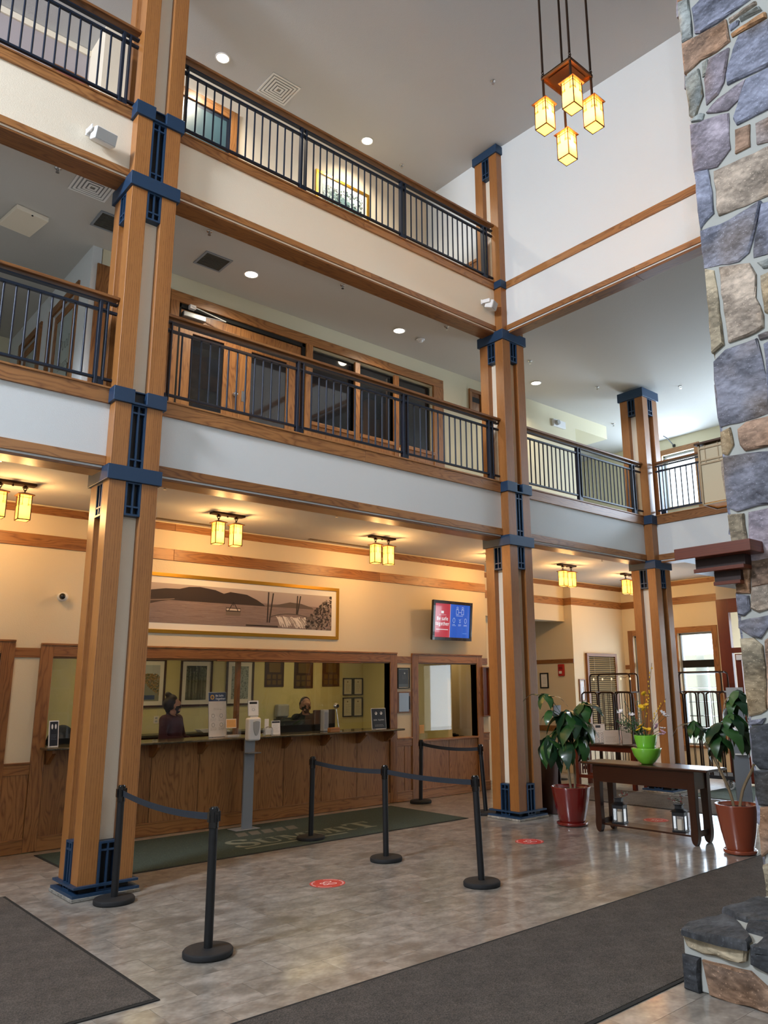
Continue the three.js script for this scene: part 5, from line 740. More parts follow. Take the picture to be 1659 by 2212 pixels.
// side table with framed notices
{
  const t = thing('side_table', 'brown slatted side table carrying framed notices, behind the console table', 'side table', [10.05, 0, -1.3]);
  part('table_top', bx(-.22, .735, -.72, .22, .77, .72, .008, 'z'), M.walnut, t); for (const x of [-.18, .18]) for (const z of [-.62, .62]) part('leg', bx(x - .035, .001, z - .035, x + .035, .735, z + .035, .004, 'y'), M.mahogany, t);
  part('apron', [bx(-.17, .64, -.6, -.15, .735, .6, .003, 'z'), bx(.15, .64, -.6, .17, .735, .6, .003, 'z')], M.mahogany, t); part('low_rail', [bx(-.19, .14, -.6, -.16, .2, .6, .004, 'z'), bx(.16, .14, -.6, .19, .2, .6, .004, 'z')], M.mahogany, t); for (let i = 0; i < 4; i++) for (const e of [-.62, .62]) part('slat', bx(-.13 + i * .075, .2, e - .008, -.095 + i * .075, .66, e + .008, .002, 'y'), M.mahogany, t);
}
const docD = (k) => (x, w, h) => { x.fillStyle = '#eceae8'; x.fillRect(0, 0, w, h); if (k !== 1) { x.fillStyle = '#444850'; x.fillRect(80, 24, 96, 46); } if (k === 0) { scribble(x, 30, 110, 200, 2, 16, '#888'); for (let i = 0; i < 12; i++) { x.strokeStyle = '#666c74'; x.lineWidth = 6; x.strokeRect(40 + (i % 3) * 66, 160 + Math.floor(i / 3) * 46, 36, 28); } } else scribble(x, 30, 100, 190, 11, 20, '#9a9a98'); };
standSign('table_notice', 'black framed notice with a grid of icons, leftmost on the side table', 'notice', 10.0, -1.5, .27, .36, M.blackMatte, docD(0), -.75, .771); standSign('table_notice', 'low white clear-stand notice in the middle of the side table', 'notice', 9.95, -1.18, .29, .25, M.whitePlastic, docD(1), -.75, .771); standSign('table_notice', 'narrow black framed notice, rightmost on the side table', 'notice', 9.95, -.84, .19, .34, M.blackMatte, docD(2), -.6, .771);
// window blind on the projecting wall, notice and alarm
{
  const t = thing('window_blind', 'tan slatted blind in a brown frame behind the luggage cart', 'blind', [12.43, 1.55, -3.1]); part('frame', boxFrame(1.14, 2.0, .07, .06).map((g) => g.translate(0, 0, .03)), M.oakDark, t); part('back', bx(-.5, -.93, .004, .5, .93, .012), mat({ color: 0x4a3a26, roughness: .8 }), t);
  const sl = bx(-.5, -.003, -.016, .5, .003, .016, 0, 'x'), sm = mat({ color: 0xa08a5c, roughness: .7 }); for (let i = 0; i < 42; i++) { const m = partG('slat', sl, sm, t); m.position.set(0, .9 - i * .0435, .034); m.rotation.x = .75; } for (const x of [-.3, .3]) part('cord', bar([x, -.9, .05], [x, .92, .05], .0025, 5), M.cream, t);
}
framed('framed_notice', 'small framed notice on the wall above the red-potted plant', 'framed notice', -.12, .12, -.17, .17, 0, M.blackMatte, .02, (x, w, h) => { x.fillStyle = '#eceae4'; x.fillRect(0, 0, w, h); scribble(x, 30, 50, w - 60, 6, 22, '#777'); }, 128, .025, -Math.PI / 2).position.set(11.435, 1.96, -3.95);
framed('framed_notice', 'pale framed poster on the wall left of the tan blind', 'framed notice', 11.58, 11.8, 1.5, 1.98, -3.1, M.oakDark, .03, (x, w, h) => { x.fillStyle = '#dfe2e6'; x.fillRect(0, 0, w, h); x.fillStyle = '#5b6470'; x.fillRect(w * .75, h * .3, 14, h * .4); scribble(x, 20, 60, w * .6, 6, 30, '#aab'); }, 128, .025);
{ const t = thing('fire_alarm', 'red fire alarm pull station with white horn on the yellow wall', 'fire alarm', [11.448, 2.18, -3.44], -Math.PI / 2); part('case', bx(-.08, -.13, 0, .08, .13, .05, .012), M.redPaint, t); part('strobe', bx(-.035, -.08, .05, .035, -.02, .075, .008), M.whitePlastic, t); part('label', bx(-.05, .02, .05, .05, .07, .053, .001), mat({ color: 0x7c1a14, roughness: .5 }), t); }
{ const t = thing('emergency_light', 'white emergency light box on the second-floor wall', 'emergency light', [9.75, 7.16, ZB]); part('case', bx(-.2, -.08, 0, .2, .08, .06, .012), M.whitePlastic, t); part('lamp_head', cyl(.055, .05, 0, .06, 0, 0, 20).rotateX(Math.PI / 2).translate(-.1, 0, .06), M.greyPlastic, t); }
{ const t = thing('wall_directory', 'small oak framed directory on the second-floor wall left of the middle column', 'directory', [7.3, 7.02, ZB]); part('frame', boxFrame(.36, .52, .06, .04).map((g) => g.translate(0, 0, .02)), M.oak, t); part('board', bx(-.12, -.2, .004, .12, .2, .012), M.oakDark, t); part('slot', bx(-.1, .02, .012, .1, .12, .016, .002), M.black, t); }
framed('framed_picture', 'gold framed winter landscape on the third-floor wall, behind the railing', 'picture', 3.63, 4.745, 9.3, 10.27, ZB, M.gold, .09, (x, w, h) => { x.fillStyle = '#c9d6d6'; x.fillRect(0, 0, w, h); x.fillStyle = '#6f8f93'; x.beginPath(); x.moveTo(0, h * .1); x.quadraticCurveTo(w * .5, h * .2, w, h * .42); x.lineTo(w, h); x.lineTo(0, h); x.fill(); blot(x, w, h, ['rgba(28,48,46,.8)', 'rgba(60,90,92,.7)', 'rgba(220,230,230,.6)', 'rgba(20,34,34,.8)'], 480, 9); }, 256, .05);
solo('curtain_hook', [pipe([[13.38, 7.3, -1.35], [13.1, 7.42, -1.35], [12.95, 7.44, -1.35]], .012, 8), bx(13.36, 7.27, -1.38, 13.4, 7.33, -1.32, .004)], M.black, 'small bent black bracket above the upper bright window', 'bracket');
{ const t = thing('framed_picture', 'dark framed blue picture right of the bright upper window', 'picture', [13.37, 6.5, .35], -Math.PI / 2); part('frame', boxFrame(.8, 1.5, .06, .03), M.blackMatte, t); part('print', bx(-.36, -.7, -.012, .36, .7, -.004), mat({ color: 0x35526e, roughness: .3 }), t); }
// sign board, waiting bench, pole stand
{ const t = thing('sign_board', 'dark brown folding sign board leaning behind the middle column foot', 'sign board', [6.86, 0.006, -.3], .35); part('front_leaf', bx(-.012, .0, -.28, .012, .92, .28, .004, 'y').rotateZ(.16).translate(.13, 0, 0), M.walnut, t); part('rear_leaf', bx(-.012, .0, -.28, .012, .92, .28, .004, 'y').rotateZ(-.16).translate(-.16, 0, 0), M.walnut, t); part('hinge', bx(-.02, .9, -.2, .0, .925, .2, .003), M.steel, t); }
{ const t = thing('waiting_sofa', 'black upholstered sofa in the side passage behind the red-potted plant', 'sofa', [10.6, 0, -4.1]); part('seat', bx(-.75, .12, -.4, .75, .45, .38, .05), M.blackMatte, t); part('backrest', bx(-.75, .4, -.42, .75, .88, -.22, .06), M.blackMatte, t); for (const s of [-1, 1]) part('armrest', bx(s * .75 - .1, .12, -.4, s * .75 + .1, .66, .38, .05), M.blackMatte, t); for (const a of [-.7, .7]) for (const b of [-.33, .3]) part('foot', bx(a - .03, 0, b - .03, a + .03, .12, b + .03, .004), M.walnut, t); }
{ const t = thing('sign_stand', 'thin black pole stand with round foot near the passage', 'sign stand', [10.35, 0, -2.75]); part('foot', lathe([[0, 0], [.15, 0], [.15, .015], [.03, .03], [0, .03]], 28), M.black, t); part('pole', cyl(.014, .014, .03, 1.25, 0, 0, 12), M.black, t); part('sign_plate', bx(-.12, 1.15, -.006, .12, 1.45, .006, .004), M.walnut, t); }

// ================================================================ STONE CHIMNEY AND HEARTH
function stoneSlab(P, thick, seedK) {                     // P: outline in the wall plane (z, y); returns geometry standing proud in -x
  // densify, jitter and roll the edge over
  const out = [], n = P.length; let area = 0; for (let i = 0; i < n; i++) { const a = P[i], b = P[(i + 1) % n]; area += a[0] * b[1] - b[0] * a[1]; }
  if (area < 0) P = P.slice().reverse();
  let cx = 0, cy = 0; for (const p of P) { cx += p[0] / n; cy += p[1] / n; }
  P = P.map(([a, b]) => { const L = Math.hypot(a - cx, b - cy) || 1; return [a + (a - cx) / L * .009, b + (b - cy) / L * .009]; });
  for (let i = 0; i < n; i++) { const a = P[i], b = P[(i + 1) % n], d = Math.hypot(b[0] - a[0], b[1] - a[1]), k = Math.max(1, Math.round(d / .09)); for (let j = 0; j < k; j++) { const s = j / k, w = j ? .006 : 0; out.push([a[0] + (b[0] - a[0]) * s + rr(-w, w), a[1] + (b[1] - a[1]) * s + rr(-w, w)]); } }
  const m = out.length, pos = [], idx = [], rings = [[1, -.04], [1, thick * .55], [.0, thick * .92], [.45, thick * 1.05]];
  const tx = rr(-.06, .06), ty = rr(-.06, .06);
  rings.forEach(([s, h], r) => { for (const p of out) { const dx = p[0] - cx, dy = p[1] - cy, L = Math.hypot(dx, dy), f = r === 0 || r === 1 ? 1 : r === 2 ? Math.max(.5, 1 - .014 / L) : .5; const hh = r < 1 ? h : h + (r > 1 ? rr(-.005, .006) : rr(-.003, .003)) + (dx * tx + dy * ty) * (r > 1 ? 1 : .6); pos.push(-hh, cy + dy * f, cx + dx * f); } });
  pos.push(-(thick * 1.08 + rr(-.004, .006)), cy, cx); const c = m * rings.length;
  for (let r = 0; r + 1 < rings.length; r++) for (let i = 0; i < m; i++) { const a = r * m + i, b = r * m + (i + 1) % m; idx.push(a, b, a + m, b, b + m, a + m); }
  for (let i = 0; i < m; i++) idx.push(3 * m + i, 3 * m + (i + 1) % m, c);
  let g = new THREE.BufferGeometry(); g.setAttribute('position', new THREE.Float32BufferAttribute(pos, 3)); g.setIndex(idx); g = toCreasedNormals(g, .6); return uvBox(g, 'z');
}
const parse = (t) => t.trim().split('\n').map((l) => { const [c, r] = l.trim().split(':'); return [c, r.split(' ').map((q) => q.split(',').map(Number))]; });
{
  const t = thing('stone_chimney', 'massive fieldstone chimney rising at the right edge', 'chimney', [0, 0, 0]); const X = 3.24, Z0 = 4.815;
  part('mortar_core', bx(X, .34, Z0 + .004, 6.1, 10.66, 9.4, .02), M.mortar, t);
  const ST = parse(`
n:4.82,8.25 4.91,8.16 4.89,8.12 4.82,8.13
g:4.82,8.13 4.92,8.09 4.92,7.86 4.92,7.69 4.82,7.69 4.82,7.83
b:4.95,7.97 5.04,8.00 5.19,8.00 5.54,7.66 5.47,7.67 5.24,7.66 5.01,7.66 4.96,7.69
t:5.28,7.61 5.51,7.61 5.51,7.58 5.28,7.57
g:5.37,7.55 5.53,7.54 5.55,7.49 5.38,7.51
b:5.27,7.54 5.35,7.53 5.34,7.50 5.28,7.49
o:5.28,7.45 5.58,7.44 5.58,7.39 5.29,7.41
n:4.82,7.67 5.24,7.62 5.25,7.39 5.13,7.37 4.98,7.39 4.85,7.35 4.82,7.35 4.82,7.54
b:5.34,7.39 5.66,7.35 5.61,6.93 5.20,6.98 5.20,7.08 5.28,7.29
m:5.06,7.33 5.24,7.32 5.16,7.03 5.10,6.95 4.99,6.91 5.00,7.16
g:4.99,7.33 5.04,7.34 5.02,7.21 4.98,7.21
g:4.82,7.30 4.95,7.30 4.96,7.02 4.87,6.84 4.82,6.90 4.82,7.13
m:4.99,6.82 5.10,6.89 5.34,6.93 5.27,6.78 5.17,6.74
b:5.36,6.92 5.51,6.91 5.61,6.90 5.57,6.53 5.24,6.55 5.22,6.62 5.29,6.78
g:4.83,6.84 4.92,6.85 4.95,6.83 4.93,6.78 4.84,6.82
m:4.82,6.79 4.96,6.76 5.17,6.70 5.15,6.36 5.02,6.26 4.89,6.30 4.82,6.31 4.82,6.51
n:5.22,6.50 5.34,6.48 5.32,6.29 5.20,6.29
p:5.40,6.45 5.55,6.45 5.53,6.22 5.39,6.27
t:5.00,6.21 5.53,6.18 5.48,5.76 5.23,5.77 5.00,5.79 4.99,5.86
b:4.82,6.30 4.94,6.26 4.95,6.04 4.95,5.84 4.82,5.76 4.82,6.00
b:4.82,5.72 5.08,5.69 5.36,5.73 5.29,5.54 5.21,5.34 5.12,5.30 4.82,5.37 4.82,5.61
b:5.37,5.70 5.47,5.68 5.42,5.26 5.25,5.28 5.28,5.43
y:4.82,5.35 4.90,5.30 4.91,5.01 4.92,4.62 4.82,4.57 4.82,4.86 4.82,5.05
t:4.95,5.31 5.21,5.23 5.25,5.11 5.22,4.92 5.27,4.75 5.26,4.65 5.13,4.62 4.97,4.62 4.96,4.91
g:5.28,5.21 5.42,5.21 5.41,5.13 5.32,5.15
y:5.29,5.08 5.41,5.09 5.36,4.71 5.29,4.77 5.29,4.93
s:5.22,4.59 5.28,4.59 5.35,4.58 5.34,4.54 5.23,4.55
s:4.83,4.48 4.94,4.55 5.20,4.56 5.22,4.37 5.24,4.20 5.22,3.93 5.06,3.92 4.82,3.92 4.82,4.08 4.82,4.32
b:5.26,4.49 5.34,4.51 5.28,3.93 5.24,3.94 5.25,4.21
y:4.82,3.86 4.90,3.88 4.91,3.74 4.86,3.67 4.82,3.69 4.82,3.77
n:4.97,3.85 5.04,3.89 5.27,3.90 5.25,3.65 5.01,3.67 4.98,3.72
s:4.82,3.65 5.11,3.62 5.24,3.60 5.20,3.19 5.06,3.21 4.89,3.19 4.82,3.24 4.82,3.48 4.82,3.62
y:4.82,3.16 4.94,3.15 4.94,2.98 4.92,2.77 4.82,2.79 4.82,3.06
m:4.99,3.15 5.19,3.16 5.14,2.74 4.96,2.77
s:4.82,2.52 4.91,2.50 4.91,2.40 4.86,2.36 4.82,2.37
n:4.84,2.76 4.95,2.77 4.93,2.53 4.82,2.54
t:4.95,2.56 5.07,2.57 5.07,2.40 4.98,2.38 4.93,2.41
n:4.97,2.77 5.11,2.77 5.09,2.59 4.95,2.57
s:4.82,2.31 5.05,2.34 5.05,2.27 4.97,2.18 4.91,2.20 4.82,2.26
y:4.82,2.17 4.92,2.17 4.98,2.11 4.98,1.94 4.96,1.65 4.91,1.62 4.82,1.60 4.82,1.75 4.82,2.02
n:5.01,2.15 5.08,2.19 5.02,1.67 4.98,1.65 5.00,1.96
s:4.82,1.56 4.94,1.58 4.91,1.54 4.82,1.53
d:4.82,1.50 5.00,1.55 4.96,1.22 4.86,1.22 4.82,1.27
d:4.82,1.19 4.96,1.21 4.93,0.96 4.83,0.96 4.82,1.03
n:4.84,0.93 4.93,0.95 4.90,0.67 4.82,0.60 4.82,0.78
y:4.82,0.53 4.89,0.56 4.86,0.34 4.82,0.32
`);
  for (const [c, P] of ST) part('stone', stoneSlab(P, .03), M.rock[c], t).position.x = X;
  // the face goes on out of the picture: courses of irregular blocks
  const kinds = 'bgmtnsbyst'; const block = (z0, z1, y0, y1) => { const q = .018, j = () => rr(-.02, .02); part('stone', stoneSlab([[z0 + q, y0 + q + j()], [z1 - q, y0 + q + j()], [z1 - q + j(), (y0 + y1) / 2], [z1 - q, y1 - q + j()], [z0 + q, y1 - q + j()]], .03), M.rock[kinds[Math.floor(rnd() * 10)]], t).position.x = X; };
  for (let y = .4; y < 8.2;) { const h = rr(.32, .55); let z = y < 3 ? 5.14 : y < 5.8 ? 5.46 : 5.64; while (z < 9) { const w = rr(.4, .75); block(z, Math.min(9.35, z + w), y, Math.min(8.25, y + h)); z += w; } y += h; }
  for (let y = 8.27; y < 10.4;) { const h = rr(.35, .55); let z = Z0; while (z < 9) { const w = rr(.4, .75); block(z, Math.min(9.35, z + w), y, Math.min(10.6, y + h)); z += w; } y += h; }
  // far (-z) face: a few corner stones give the ragged outline
  for (let y = .4; y < 10.3;) { const h = rr(.3, .5); let x = X + .02; while (x < 5.9) { const w = rr(.4, .7); const g = stoneSlab([[0.012, y + .012], [w - .012, y + .015], [w - .016, y + h - .014], [.015, y + h - .012]], .028); g.rotateY(-Math.PI / 2); const m = partG('stone', g, M.rock[kinds[Math.floor(rnd() * 10)]], t); m.position.set(x + w, 0, Z0); x += w; } y += h; }
}
{
  const t = thing('mantel_shelf', 'stepped dark wood mantel shelf on the stone chimney', 'mantel', [0, 0, 0]);
  part('shelf_board', bx(3.0, 2.82, 4.435, 6.2, 2.912, 5.075, .006, 'z'), M.mantel, t);
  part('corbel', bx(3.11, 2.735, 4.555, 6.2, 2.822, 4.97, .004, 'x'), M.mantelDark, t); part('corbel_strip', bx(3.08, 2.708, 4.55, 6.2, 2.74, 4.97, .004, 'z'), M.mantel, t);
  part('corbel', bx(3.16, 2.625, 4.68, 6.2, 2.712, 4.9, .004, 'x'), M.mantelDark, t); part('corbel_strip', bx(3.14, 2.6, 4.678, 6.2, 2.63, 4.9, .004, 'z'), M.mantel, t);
}
{
  const t = thing('wall_sconce', 'unlit art-glass wall sconce half hidden behind the stone chimney', 'wall lamp', [3.585, 3.9, 4.6], 0); const w = .115;
  part('cap', [bx(-w - .03, -.02, -w - .03, w + .03, 0, w + .03, .003)], M.bronze, t); const f = []; for (const a of [-1, 1]) for (const b of [-1, 1]) f.push(bx(a * w - .008, -.55, b * w - .008, a * w + .008, -.02, b * w + .008)); for (const y of [-.56, -.2, -.17, -.06]) for (const s of [-1, 1]) f.push(bx(-w, y, s * w - .006, w, y + .012, s * w + .006), bx(s * w - .006, y, -w, s * w + .006, y + .012, w)); for (const s of [-1, 1]) f.push(bx(-w - .003, -.2, s * .06 - .004, -w + .004, -.02, s * .06 + .004)); part('corner_frame', f, mat({ color: 0x8d7a5e, roughness: .4, metalness: .5 }), t);
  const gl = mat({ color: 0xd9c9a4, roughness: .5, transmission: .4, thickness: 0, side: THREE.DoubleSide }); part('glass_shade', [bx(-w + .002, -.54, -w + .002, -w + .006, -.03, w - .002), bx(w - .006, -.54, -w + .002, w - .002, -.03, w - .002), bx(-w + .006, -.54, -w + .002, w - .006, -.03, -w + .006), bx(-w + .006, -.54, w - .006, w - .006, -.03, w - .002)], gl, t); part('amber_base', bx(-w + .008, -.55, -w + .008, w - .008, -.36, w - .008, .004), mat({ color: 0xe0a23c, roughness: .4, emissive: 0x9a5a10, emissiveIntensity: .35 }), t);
  part('back_plate', bx(-.06, -.35, w, .06, -.1, .21, .01), M.bronze, t);
}
{
  const t = thing('stone_hearth', 'raised fieldstone hearth bench in the lower right corner', 'hearth', [0, 0, 0]); const X = 2.05;
  part('mortar_core', bx(X, 0.001, 4.83, 3.24, .335, 9.2, .012), M.mortar, t);
  const face = parse(`
d:4.83,0.19 4.94,0.19 4.93,0.00 4.83,0.01
n:4.97,0.19 5.11,0.19 5.26,0.19 5.36,0.13 5.41,0.06 5.40,0.01 5.00,0.01
y:4.83,0.33 5.08,0.33 5.26,0.34 5.24,0.25 5.21,0.235 4.97,0.23 4.87,0.25
d:5.29,0.335 5.5,0.335 5.48,0.23 5.37,0.22 5.28,0.24
n:5.46,0.19 5.72,0.19 5.75,0.01 5.46,0.01
b:5.54,0.33 5.9,0.33 5.88,0.22 5.53,0.22
t:5.79,0.19 6.2,0.2 6.22,0.01 5.79,0.01
g:5.94,0.33 6.5,0.33 6.48,0.23 5.93,0.22`);
  for (const [c, P] of face) part('stone', stoneSlab(P, .035), M.rock[c], t).position.x = X;
  const tops = [[[2.0, 4.86], [2.2, 4.8], [2.5, 4.87], [2.42, 5.0], [2.1, 5.25], [2.0, 5.27], [1.97, 5.1]], [[2.55, 4.84], [2.85, 4.84], [3.06, 4.84], [3.1, 4.95], [3.0, 5.05], [2.6, 5.2], [2.47, 5.04]], [[2.43, 5.08], [2.52, 5.24], [2.35, 5.32], [2.26, 5.26], [2.28, 5.14]], [[2.0, 5.32], [2.2, 5.29], [2.32, 5.37], [2.05, 5.5]], [[2.6, 5.27], [3.1, 5.1], [3.15, 5.5], [2.7, 5.6]], [[2.0, 5.56], [2.4, 5.42], [2.62, 5.64], [2.4, 5.95], [2.0, 5.9]], [[2.68, 5.68], [3.15, 5.56], [3.15, 6.0], [2.48, 6.0]]];
  for (const P of tops) { const g = stoneSlab(P.map(([x, z]) => [x, z]), .028); const p = g.attributes.position, n = g.attributes.normal; for (let i = 0; i < p.count; i++) { const h = -p.getX(i), z = p.getY(i), x = p.getZ(i); p.setXYZ(i, x, .335 + Math.max(-.02, h), z); const nx = n.getX(i), ny = n.getY(i), nz = n.getZ(i); n.setXYZ(i, nz, -nx, ny); } for (const a of [p, n]) for (let i = 0; i < p.count; i += 3) { const q = [a.getX(i + 1), a.getY(i + 1), a.getZ(i + 1)]; a.setXYZ(i + 1, a.getX(i + 2), a.getY(i + 2), a.getZ(i + 2)); a.setXYZ(i + 2, ...q); } partG('stone', uvBox(g, 'x'), M.rock.d, t); }
}

// ================================================================ PEOPLE
// caps: [[x, y, z], r, [x, y, z], r]; meshes the smooth union of tapered capsules
function flesh(caps, k, centre, half, res, carve = []) {
  const mc = new MarchingCubes(res, new THREE.MeshStandardMaterial(), false, false, 120000), f = mc.field, d = (p, [a, ra, b, rb]) => { const ab = [b[0] - a[0], b[1] - a[1], b[2] - a[2]], ap = [p[0] - a[0], p[1] - a[1], p[2] - a[2]], L = ab[0] ** 2 + ab[1] ** 2 + ab[2] ** 2 || 1e-9, t = clamp((ap[0] * ab[0] + ap[1] * ab[1] + ap[2] * ab[2]) / L), q = [ap[0] - ab[0] * t, ap[1] - ab[1] * t, ap[2] - ab[2] * t]; return Math.hypot(...q) - (ra + (rb - ra) * t); };
  for (let z = 0; z < res; z++) for (let y = 0; y < res; y++) for (let x = 0; x < res; x++) {
    const p = [centre[0] + (x / (res / 2) - 1) * half, centre[1] + (y / (res / 2) - 1) * half, centre[2] + (z / (res / 2) - 1) * half]; let v = 1e3;
    for (const c of caps) { const e = d(p, c); if (e > v + k) continue; const h = Math.max(0, k - Math.abs(v - e)) / k; v = Math.min(v, e) - h * h * k * .25; }
    for (const c of carve) v = Math.max(v, -d(p, c));
    f[x + y * res + z * res * res] = -v;
  }
  mc.isolation = 0; mc.update(); const n = mc.count, g = new THREE.BufferGeometry();
  g.setAttribute('position', new THREE.BufferAttribute(mc.positionArray.slice(0, n * 3), 3)); g.setAttribute('normal', new THREE.BufferAttribute(mc.normalArray.slice(0, n * 3), 3)); g.setAttribute('uv', new THREE.BufferAttribute(new Float32Array(n * 2), 2));
  g.scale(half, half, half); g.translate(...centre); return g;
}
const skin = (c) => mat({ color: c, roughness: .55, sheen: .2 });
// everything in the person's own axes: facing +z, feet on y = 0; S scales the height
function person(o) {
  const g = thing('person', o.label, 'person', o.pos, o.turn), q = o.h / 1.75, V = (x, y, z) => [x * q, y * q, z * q], c = (a, ra, b, rb) => [V(...a), ra * q, V(...b), rb * q];
  const hy = 1.53, tilt = o.look ?? 0, Hd = (x, y, z) => { const cs = Math.cos(tilt), sn = Math.sin(tilt); return [x * cs + z * sn, y, z * cs - x * sn]; }, hc = (a, ra, b, rb) => c(Hd(...a), ra, Hd(...b), rb);
  // head: skull, jaw, nose, brow, ears; eye sockets carved
  const head = flesh([hc([0, hy + .125, -.015], .088, [0, hy + .11, -.045], .085), hc([0, hy + .07, .02], .07, [0, hy + .0, .055], .042), hc([0, hy + .1, .06], .045, [0, hy + .03, .065], .04), hc([0, hy + .095, .094], .012, [0, hy + .05, .112], .017), hc([-.04, hy + .105, .078], .016, [.04, hy + .105, .078], .016), hc([-.03, hy + .012, .078], .016, [.03, hy + .012, .078], .016), hc([-.084, hy + .085, -.015], .011, [-.088, hy + .04, -.005], .014), hc([.084, hy + .085, -.015], .011, [.088, hy + .04, -.005], .014), c([0, hy - .1, -.03], .058, Hd(0, hy + .02, -.015), .055)], .035 * q, V(0, hy + .06, 0), .2 * q, 64, [hc([-.034, hy + .078, .106], .013, [-.034, hy + .078, .112], .013), hc([.034, hy + .078, .106], .013, [.034, hy + .078, .112], .013)]);
  const arm = (s) => { const sh = [s * .17, 1.4, -.02], el = o.elbow[s < 0 ? 0 : 1], wr = o.wrist[s < 0 ? 0 : 1]; return [c(sh, .05, el, .04), c(el, .039, wr, .027)]; };
  const body = flesh([c([0, 1.42, -.03], .06, [0, 1.56, -.02], .052), c([-.12, 1.38, -.02], .075, [.12, 1.38, -.02], .075), c([0, 1.3, 0], .13, [0, 1.12, 0], .115), c([0, 1.12, 0], .115, [0, .95, -.01], .13), ...arm(-1), ...arm(1), c([-.09, .92, 0], .085, [-.1, .5, .01], .055), c([-.1, .5, .01], .055, [-.1, .08, -.02], .038), c([.09, .92, 0], .085, [.1, .5, .01], .055), c([.1, .5, .01], .055, [.1, .08, -.02], .038), c([-.1, .04, -.04], .035, [-.11, .03, .12], .028), c([.1, .04, -.04], .035, [.11, .03, .12], .028)], .045 * q, V(0, .86, .1), .9 * q, 92);
  const hands = []; [-1, 1].forEach((s, i) => { const w = o.wrist[i], D = new THREE.Vector3(...o.hand[i]).normalize(), U = new THREE.Vector3(s * .35, 1, .1).cross(D).normalize(), N = D.clone().cross(U).normalize(); const at = (a, b, e) => { const v = new THREE.Vector3(...w).addScaledVector(D, a).addScaledVector(U, b).addScaledVector(N, e); return [v.x, v.y, v.z]; };
    const caps = [c(at(0, 0, 0), .026, at(.05, 0, 0), .024), c(at(.045, -.022, 0), .018, at(.085, -.026, 0), .014), c(at(.045, .022, 0), .018, at(.085, .026, 0), .014)];
    [[-.03, .07], [-.011, .082], [.009, .078], [.028, .06]].forEach(([b, l]) => caps.push(c(at(.085, b, 0), .0095, at(.085 + l * .55, b, -.012), .009), c(at(.085 + l * .55, b, -.012), .009, at(.085 + l * .8, b * .95, -.035), .0075)));
    caps.push(c(at(.02, -s * .022, 0), .013, at(.06, -s * .052, -.012), .0105), c(at(.06, -s * .052, -.012), .0105, at(.085, -s * .05, -.026), .0085)); hands.push(flesh(caps, .008 * q, V(...at(.07, 0, -.01)), .13 * q, 52)); });
  part('body', [body, head, ...hands], skin(o.skin), g);
  const sl = (s) => { const sh = [s * .175, 1.4, -.02], el = o.elbow[s < 0 ? 0 : 1], wr = o.wrist[s < 0 ? 0 : 1], w2 = [el[0] + (wr[0] - el[0]) * .93, el[1] + (wr[1] - el[1]) * .93, el[2] + (wr[2] - el[2]) * .93]; return [c(sh, .068, el, .056), c(el, .055, w2, .042)]; };
  part('jacket', flesh([c([-.125, 1.385, -.02], .088, [.125, 1.385, -.02], .088), c([0, 1.32, .01], .152, [0, 1.12, .01], .14), c([0, 1.12, .01], .14, [0, .86, 0], .168), c([0, 1.455, -.03], .075, [0, 1.47, -.03], .072), ...sl(-1), ...sl(1)], .04 * q, V(0, 1.12, .1), .62 * q, 84, [c([0, 1.45, .02], .062, [0, 1.7, .0], .066)]), o.jacket, g);
  part('trousers', flesh([c([0, .9, 0], .15, [0, .86, 0], .15), c([-.09, .88, 0], .1, [-.1, .5, .01], .075), c([-.1, .5, .01], .075, [-.1, .1, -.02], .062), c([.09, .88, 0], .1, [.1, .5, .01], .075), c([.1, .5, .01], .075, [.1, .1, -.02], .062)], .03 * q, V(0, .5, 0), .56 * q, 56), o.trousers, g);
  part('mask', flesh([hc([0, hy + .055, .07], .052, [0, hy + .0, .062], .05), hc([-.045, hy + .035, .04], .035, [.045, hy + .035, .04], .035)], .02 * q, V(0, hy + .03, 0), .19 * q, 52, [hc([0, hy + .145, .14], .062, [0, hy + .15, .0], .068)]), M.blackMatte, g);
  part('mask_strap', [1, -1].flatMap((s) => [bar(V(...Hd(s * .075, hy + .05, .045)), V(...Hd(s * .09, hy + .075, -.015)), .003 * q, 5), bar(V(...Hd(s * .075, hy + .01, .045)), V(...Hd(s * .09, hy + .03, -.01)), .003 * q, 5)]), M.blackMatte, g);
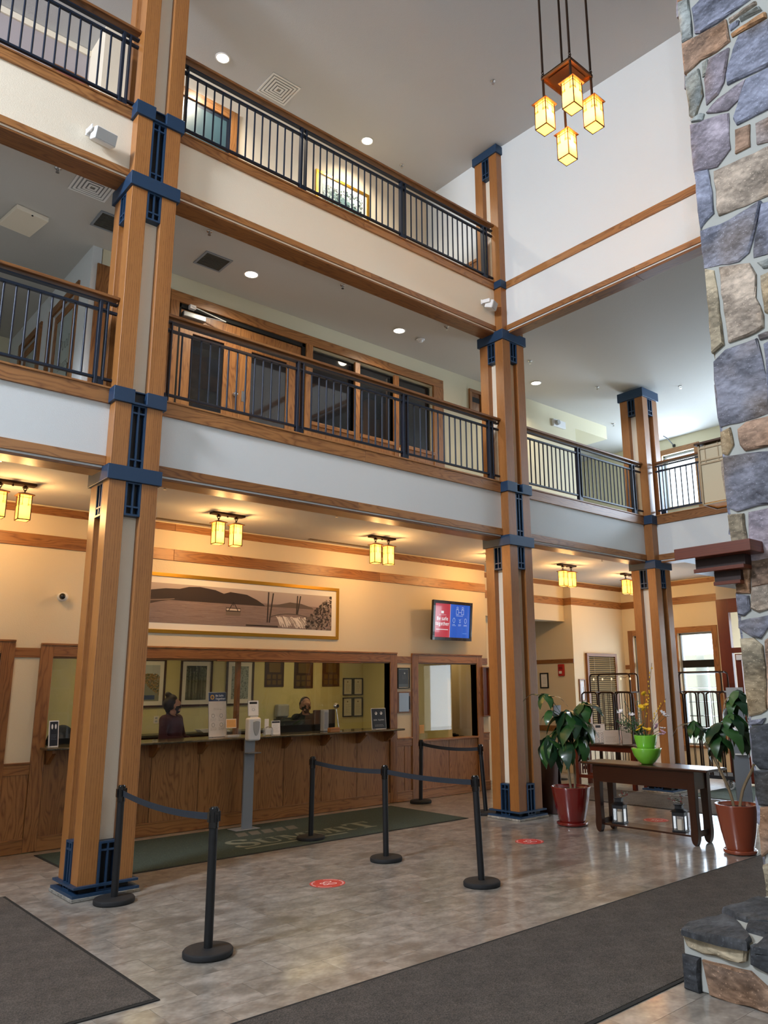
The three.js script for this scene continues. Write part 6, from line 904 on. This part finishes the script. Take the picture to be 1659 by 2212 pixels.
  const eye = []; for (const s of [-1, 1]) eye.push(new THREE.SphereGeometry(.0125 * q, 12, 8).translate(...V(...Hd(s * .034, hy + .078, .09)))); part('eyes', eye, mat({ color: 0x2a211c, roughness: .2 }), g);
  const hair = [hc([0, hy + .15, -.03], .088, [0, hy + .1, -.07], .085), hc([-.05, hy + .11, -.04], .055, [-.055, hy + .05, -.05], .04), hc([.05, hy + .11, -.04], .055, [.055, hy + .05, -.05], .04)]; if (o.bun) hair.push(hc([0, hy + .225, -.075], .042, [0, hy + .235, -.09], .04), hc([0, hy + .07, -.085], .06, [0, hy + .0, -.07], .04));
  part('hair', flesh(hair, .02 * q, V(0, hy + .1, -.02), .22 * q, 60, [hc(o.bun ? [0, hy + .12, .12] : [0, hy + .17, .07], o.bun ? .083 : .075, [0, hy + .04, .13], .085)]), o.hair, g);
  const shoe = []; for (const s of [-1, 1]) shoe.push(new THREE.SphereGeometry(1, 16, 10).scale(.05 * q, .045 * q, .13 * q).translate(s * .11 * q, .045 * q, .05 * q)); part('shoes', shoe, M.black, g);
  return g;
}
person({ label: 'standing clerk with hair in a bun, dark mask and burgundy jacket behind the desk', pos: [2.55, .001, -3.8], turn: .55, h: 1.76, look: .95, skin: 0xc68c6a, jacket: mat({ color: 0x4a1a1c, roughness: .8, sheen: .5, bumpMap: T_CARPET, bumpScale: .001 }), trousers: M.blackMatte, hair: mat({ color: 0x241812, roughness: .6 }), bun: true, elbow: [[-.25, 1.12, .02], [.25, 1.12, .02]], wrist: [[-.06, 1.12, .25], [.06, 1.12, .26]], hand: [[.25, -.15, 1], [-.25, -.15, 1]] });
person({ label: 'seated clerk with short receding hair, black mask and dark jacket behind a low screen', pos: [4.95, .001, -3.85], turn: -.4, h: 1.69, look: .1, skin: 0xc98f70, jacket: mat({ color: 0x15191a, roughness: .85, bumpMap: T_CARPET, bumpScale: .001 }), trousers: M.blackMatte, hair: mat({ color: 0x4a3322, roughness: .7 }), bun: false, elbow: [[-.27, 1.14, .04], [.27, 1.14, .04]], wrist: [[-.12, 1.04, .26], [.12, 1.04, .26]], hand: [[.1, -.3, 1], [-.1, -.3, 1]] });

renderer.render(scene, camera);
